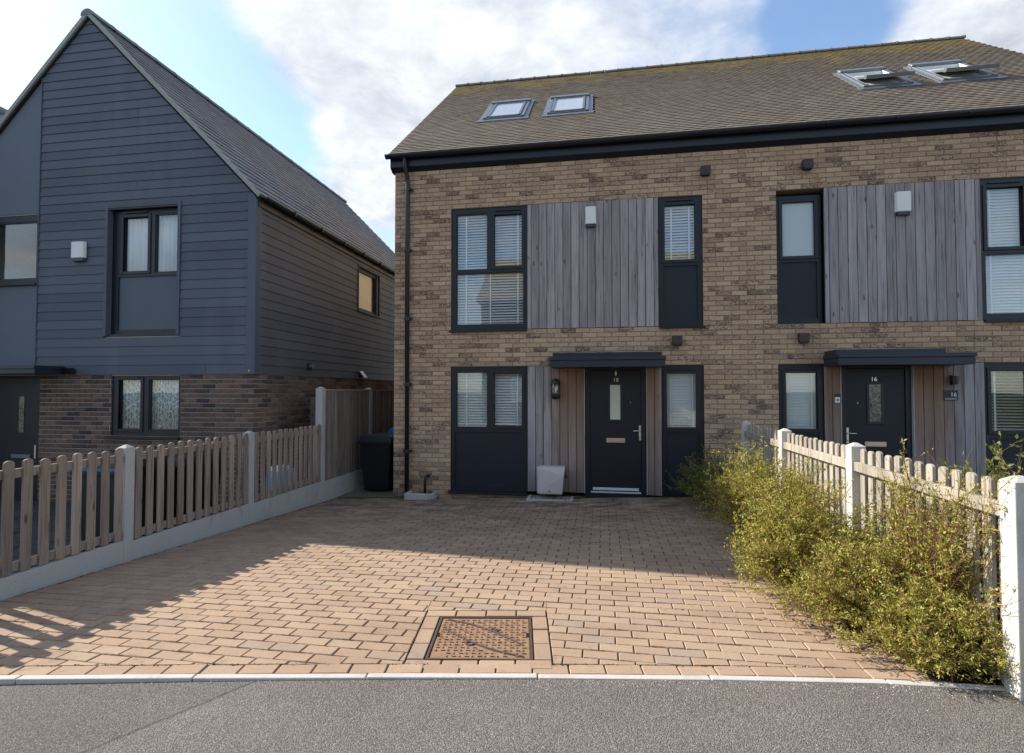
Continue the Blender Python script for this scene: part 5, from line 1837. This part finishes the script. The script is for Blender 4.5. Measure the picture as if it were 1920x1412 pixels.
bin_((-4.90, 5.62, lgz(-5, 5.62)), 'dark wheelie bin with blue-edged lid behind the picket bay in front of the lace curtain', M_BIN, True, 0.56, 0.74, 0.97)
t = thing('recycling_bag', (-4.88, 7.62, -0.28), 'pale blue and white recycling bag sagging behind the far picket bay', 'bag')
q = MB()
prof = [(0.17, 0.0), (0.21, 0.08), (0.20, 0.3), (0.205, 0.5), (0.17, 0.60)]
for r_, z in prof:
    for k in range(14):
        a = 2 * math.pi * k / 14
        q.v.append((-4.88 + r_ * math.cos(a) * (1 + 0.08 * math.sin(3 * a + z * 9)), 7.62 + r_ * 1.3 * math.sin(a), -0.28 + z + 0.02 * math.sin(5 * a)))
q.f = [(i * 14 + k, i * 14 + (k + 1) % 14, (i + 1) * 14 + (k + 1) % 14, (i + 1) * 14 + k) for i in range(4) for k in range(14)]
q.f += [tuple(range(13, -1, -1)), tuple(56 + k for k in range(14))]
q.build('sack', M_LTBLUE, t, smooth=True)
MB().box(-4.99, -4.80, 7.50, 7.72, 0.10, 0.39).build('carton', M_WHITE, t, bevel=0.01)

# ------------------------------------------------------------------ shrubs
def shrub(name, c, rad, h, label, leaves, stems, mat, seed, lean=(0, 0), leaf=(0.027, 0.0085), group='shrubs along the right fence', low=0.0, spread=1.0, wispy=0.0, bare=0.0):
    rg = np.random.default_rng(seed)
    base = Vector((c[0], c[1], c[2]))
    t = thing(name, base, label, 'shrub', group)
    tw = MB()
    anchors, dirs = [], []
    for _ in range(stems):
        a = rg.uniform(0, 2 * math.pi)
        rr = math.sqrt(rg.uniform(0, 1))
        # tip on a lumpy dome
        lump = 1 + 0.20 * math.sin(3 * a + seed) + 0.12 * math.sin(7 * a + 2 * seed)
        tip = Vector((rad[0] * rr * math.cos(a) * lump + lean[0], rad[1] * rr * math.sin(a) * lump + lean[1],
                      h * (low + (1 - low) * math.sqrt(max(0.0, 1 - rr ** 2.2 * spread)) * rg.uniform(0.45, 1.06))))
        root = Vector((rg.normal(0, 0.05), rg.normal(0, 0.08), 0.0))
        midp = root.lerp(tip, 0.5) + Vector((rg.normal(0, 0.03), rg.normal(0, 0.03), 0.10 * h + rg.normal(0, 0.03)))
        pts = []
        for k in range(6):
            s = k / 5
            p = root * (1 - s) ** 2 + midp * (2 * s * (1 - s)) + tip * s * s
            pts.append(base + p + Vector((rg.normal(0, 0.008), rg.normal(0, 0.008), rg.normal(0, 0.006))))
        tw.tube(pts, [0.0055, 0.0047, 0.004, 0.0033, 0.0026, 0.0014], 3, caps=False)
        for k in range(2, 6):
            for _s in range(3):
                o = pts[k - 1].lerp(pts[k], rg.uniform(0, 1))
                d = Vector((rg.normal(0, 1), rg.normal(0, 1), rg.normal(0.55, 0.7))).normalized()
                ln = rg.uniform(0.06, 0.17) * (1 + wispy)
                e1 = o + d * ln * 0.5 + Vector((0, 0, 0.01))
                e2 = o + d * ln + Vector((rg.normal(0, 0.012), rg.normal(0, 0.012), rg.normal(0.012, 0.012)))
                tw.tube([o, e1, e2], [0.0018, 0.0013, 0.0008], 3, caps=False)
                if rg.uniform() > bare:
                    anchors += [(o, e1), (e1, e2)]
            if k > 3: anchors.append((pts[k - 1], pts[k]))
    tw.build('branches', M_TWIG, t, kind='stuff')
    A = np.array([list(a) for a, b in anchors])
    B = np.array([list(b) for a, b in anchors])
    n = leaves
    idx = rg.integers(0, len(A), n)
    s = rg.uniform(0, 1, (n, 1))
    P = A[idx] * (1 - s) + B[idx] * s + rg.normal(0, 0.007, (n, 3))
    zlim = c[2] + 0.012
    P[:, 2] = np.maximum(P[:, 2], zlim)
    tdir = B[idx] - A[idx]
    tdir /= np.linalg.norm(tdir, axis=1, keepdims=True) + 1e-9
    D = tdir * 0.55 + rg.normal(0, 0.75, (n, 3)) + np.array([0, 0, 0.25])
    D /= np.linalg.norm(D, axis=1, keepdims=True)
    Q = np.cross(D, rg.normal(0, 1, (n, 3)))
    Q /= np.linalg.norm(Q, axis=1, keepdims=True) + 1e-9
    Nn = np.cross(D, Q)
    L = leaf[0] * rg.uniform(0.6, 1.35, (n, 1))
    Wd = leaf[1] * rg.uniform(0.7, 1.3, (n, 1)) * 0.5
    v = np.stack([P, P + D * L * 0.5 + Q * Wd + Nn * L * 0.08, P + D * L - Nn * L * 0.10, P + D * L * 0.5 - Q * Wd + Nn * L * 0.08], 1).reshape(-1, 3)
    v -= np.array(base)
    me = bpy.data.meshes.new('foliage')
    me.vertices.add(4 * n)
    me.vertices.foreach_set('co', v.astype(np.float32).ravel())
    me.loops.add(4 * n)
    me.loops.foreach_set('vertex_index', np.arange(4 * n, dtype=np.int32))
    me.polygons.add(n)
    me.polygons.foreach_set('loop_start', np.arange(0, 4 * n, 4, dtype=np.int32))
    me.update(calc_edges=True)
    me.materials.append(mat)
    o = bpy.data.objects.new('foliage', me)
    link(o, t)
    o['kind'] = 'stuff'
    return t


def gs(x, y): return gz(x, y) + 0.003
shrub('shrub', (1.50, 7.85, gs(1.5, 7.85)), (0.50, 0.48), 0.74, 'dark green shrub in shade against the slim window right of door 18', 14000, 120, M_LEAFD, 11, leaf=(0.026, 0.011))
shrub('shrub', (1.62, 7.10, gs(1.6, 7.1)), (0.46, 0.50), 0.64, 'half-shaded green shrub between the dark corner shrub and the white posts', 14000, 120, M_LEAFD, 12)
shrub('shrub', (1.64, 5.98, gs(1.64, 5.98)), (0.56, 0.60), 1.04, 'tallest yellow-green shrub, in front of the second white post', 30000, 230, M_LEAF, 13, leaf=(0.027, 0.009))
shrub('shrub', (1.78, 5.30, gs(1.78, 5.3)), (0.36, 0.34), 0.72, 'yellow-green reddish-stemmed shrub in front of the middle white post', 9000, 110, M_LEAFB, 14)
shrub('shrub', (1.52, 4.48, gs(1.52, 4.48)), (0.58, 0.58), 1.02, 'broad sunny shrub spreading onto the drive at the shadow edge', 36000, 250, M_LEAF, 15, leaf=(0.025, 0.0085))
shrub('shrub', (1.64, 3.78, gs(1.64, 3.78)), (0.48, 0.40), 0.62, 'olive-green shrub with bronze patches nearer the kerb', 22000, 170, M_LEAF, 16, leaf=(0.022, 0.0078))
shrub('shrub', (1.82, 3.36, gs(1.8, 3.36)), (0.42, 0.28), 0.42, 'lowest olive shrub at the foot of the front white post', 22000, 120, M_LEAF, 17, bare=0.05, leaf=(0.021, 0.007))
shrub('shrub', (1.97, 3.66, gs(1.95, 3.6)), (0.20, 0.56), 1.12, 'tall wispy bare-stemmed shrub against the front fence panel', 8000, 80, M_LEAF, 18, leaf=(0.024, 0.009), wispy=0.45, bare=0.5, spread=0.3)
shrub('shrub', (2.42, 3.75, gs(2.0, 3.7) - 0.02), (0.30, 0.70), 1.16, 'leggy shrub showing sprigs above the front fence panel', 4800, 56, M_LEAFD, 19, leaf=(0.036, 0.015), wispy=0.3, bare=0.3, spread=0.35)
shrub('shrub', (2.22, 3.00, gs(2.0, 3.0) - 0.01), (0.18, 0.14), 0.62, 'small sprawling shrub at the right edge below the front white post', 1600, 24, M_LEAF, 20, leaf=(0.028, 0.012), bare=0.3)

# wind-blown dead leaves and bits in the drive joints
rg = random.Random(5)
q = MB()
for _ in range(260):
    if rg.random() < 0.6:
        x_, y_ = rg.uniform(0.6, 1.7), rg.uniform(3.2, 8.3)
        x_ = 1.75 - abs(rg.gauss(0, 0.35))
    else:
        x_, y_ = rg.uniform(-4.3, 1.5), rg.uniform(6.2, 8.35)
    z = gz(x_, y_) + 0.004
    a = rg.uniform(0, 6.28)
    l, w_ = rg.uniform(0.010, 0.022), rg.uniform(0.004, 0.009)
    ca, sa = math.cos(a), math.sin(a)
    q.add([(x_ - ca * l, y_ - sa * l, z), (x_ + sa * w_, y_ - ca * w_, z + 0.004), (x_ + ca * l, y_ + sa * l, z + rg.uniform(0, 0.01)), (x_ - sa * w_, y_ + ca * w_, z + 0.003)], [(0, 1, 2, 3)])
q.build('leaf_litter', M_DEAD, kind='stuff')

q = MB()
for _ in range(900):
    u_ = rg.random()
    if u_ < 0.45:
        x_, y_ = -4.41 + abs(rg.gauss(0, 0.03)), rg.uniform(2.6, 8.4)
    elif u_ < 0.75:
        r_ = rg.randint(0, 50)
        y_ = DY1 - r_ * row_h + rg.gauss(0, 0.003)
        x_ = rg.uniform(-4.3, 1.6)
    else:
        x_ = rg.uniform(-4.3, 1.6)
        y_ = kerb_y(x_) + 0.134 + rg.gauss(0, 0.004)
    if y_ < kerb_y(x_) + 0.03 or (Vector((x_, y_)) - MHC).length < 0.45: continue
    z = gz(x_, y_) - 0.006
    for _k in range(3):
        a = rg.uniform(0, 6.28)
        r, h_ = rg.uniform(0.003, 0.009), rg.uniform(0.006, 0.016)
        ox, oy = rg.gauss(0, 0.010), rg.gauss(0, 0.003)
        q.add([(x_ + ox - r, y_ + oy - r * 0.5, z), (x_ + ox + r, y_ + oy - r * 0.5, z), (x_ + ox, y_ + oy + r, z), (x_ + ox + r * 0.3 * math.cos(a), y_ + oy, z + h_)], [(0, 1, 3), (1, 2, 3), (2, 0, 3)])
q.build('joint_moss', M_MOSS, drive, kind='stuff')

q = MB()
for _ in range(500):
    x_ = rg.uniform(-4.5, 2.2)
    y_ = kerb_y(x_) - 0.028 - abs(rg.gauss(0, 0.05)) - (rg.random() < 0.15) * rg.uniform(0, 1.2)
    z = gz(x_, 2.8) * max(0, 1 - (kerb_y(x_) - y_) / 2.8) - 0.004 - 0.01 * (kerb_y(x_) - y_)
    r = rg.uniform(0.0015, 0.0045)
    q.add([(x_ - r, y_ - r * 0.7, z), (x_ + r, y_ - r, z), (x_ + r * 0.8, y_ + r, z), (x_ - r, y_ + r * 0.9, z), (x_, y_, z + r * 1.3)], [(0, 1, 4), (1, 2, 4), (2, 3, 4), (3, 0, 4)])
q.build('kerb_grit', M_GRAVEL, kind='stuff')

# ------------------------------------------------------------------ the house across the road (seen in the window panes) and one far left
oh = thing('opposite_house', (1.0, -14.0, -0.1), 'brown roofed house across the road, mirrored in the upstairs window panes', 'house')
q = MB()
q.box(-7.0, 9.0, -22.0, -14.0, -0.5, 6.9)
q.build('wall', MAT('dark_brown_wall', plain((0.10, 0.075, 0.06), 0.9, 0.2, 0.3, 0.2, nsc=6)), oh)
q = MB()
q.prism([(-7.3, -13.6, 6.85), (-7.3, -22.4, 6.85), (-7.3, -18.0, 10.4)], (16.6, 0, 0))
q.build('roof', M_TILE, oh)
for xx in (-5.2, -1.8, 2.0, 5.6):
    for zz in (0.9, 3.8):
        q = MB()
        cells((xx, xx + 1.3, zz, zz + 1.4), [(xx + 0.08, xx + 0.61, zz + 0.08, zz + 1.32), (xx + 0.69, xx + 1.22, zz + 0.08, zz + 1.32)], q, -13.99, -13.93)
        w_ = q.build('window', M_UPVC, oh)
        MB().box(xx + 0.07, xx + 1.23, -13.975, -13.965, zz + 0.07, zz + 1.33).build('pane', M_SKGLASS, w_)

fh = thing('clad_house', (-14.6, 6.5, -0.3), 'next slate roofed gable house, only its ridge showing at the left picture edge', 'house')
q = MB()
q.box(-17.1, -11.7, 6.3, 16.5, -0.6, 5.1)
q.prism([(-17.1, 6.3, 5.101), (-11.7, 6.3, 5.101), (-14.4, 6.3, 8.28)], (0, 9.9, 0))
q.build('wall', M_CLAD, fh)
q = MB()
P0, P1 = Vector((-11.55, 0, 4.98)), Vector((-14.4, 0, 8.33))
nn = Vector((P0.z - P1.z, 0, P0.x - P1.x)).normalized() * -1
if nn.z < 0: nn = -nn
for r_ in range(22):
    a_, b_ = P0.lerp(P1, r_ / 22), P0.lerp(P1, (r_ + 1.1) / 22)
    for mm in (1, -1):
        Q = [a_ + nn * 0.04, b_ + nn * 0.012, b_, a_]
        Q = [Vector((p.x if mm > 0 else -28.8 - p.x, 6.2, p.z)) for p in Q]
        q.prism(Q, (0, 10.4, 0))
q.build('slate_courses', M_SLATE, fh)
MB().tube([(-14.4, 6.2, 8.36), (-14.4, 16.6, 8.36)], 0.11, 10).build('ridge', M_SLATE, fh)
MB().box(-15.3, -13.9, 6.25, 6.299, 2.6, 4.4).build('window', M_FRAME, fh)
MB().box(-14.9, -13.9, 6.25, 6.299, -0.3, 1.8).build('door', M_DOOR, fh)
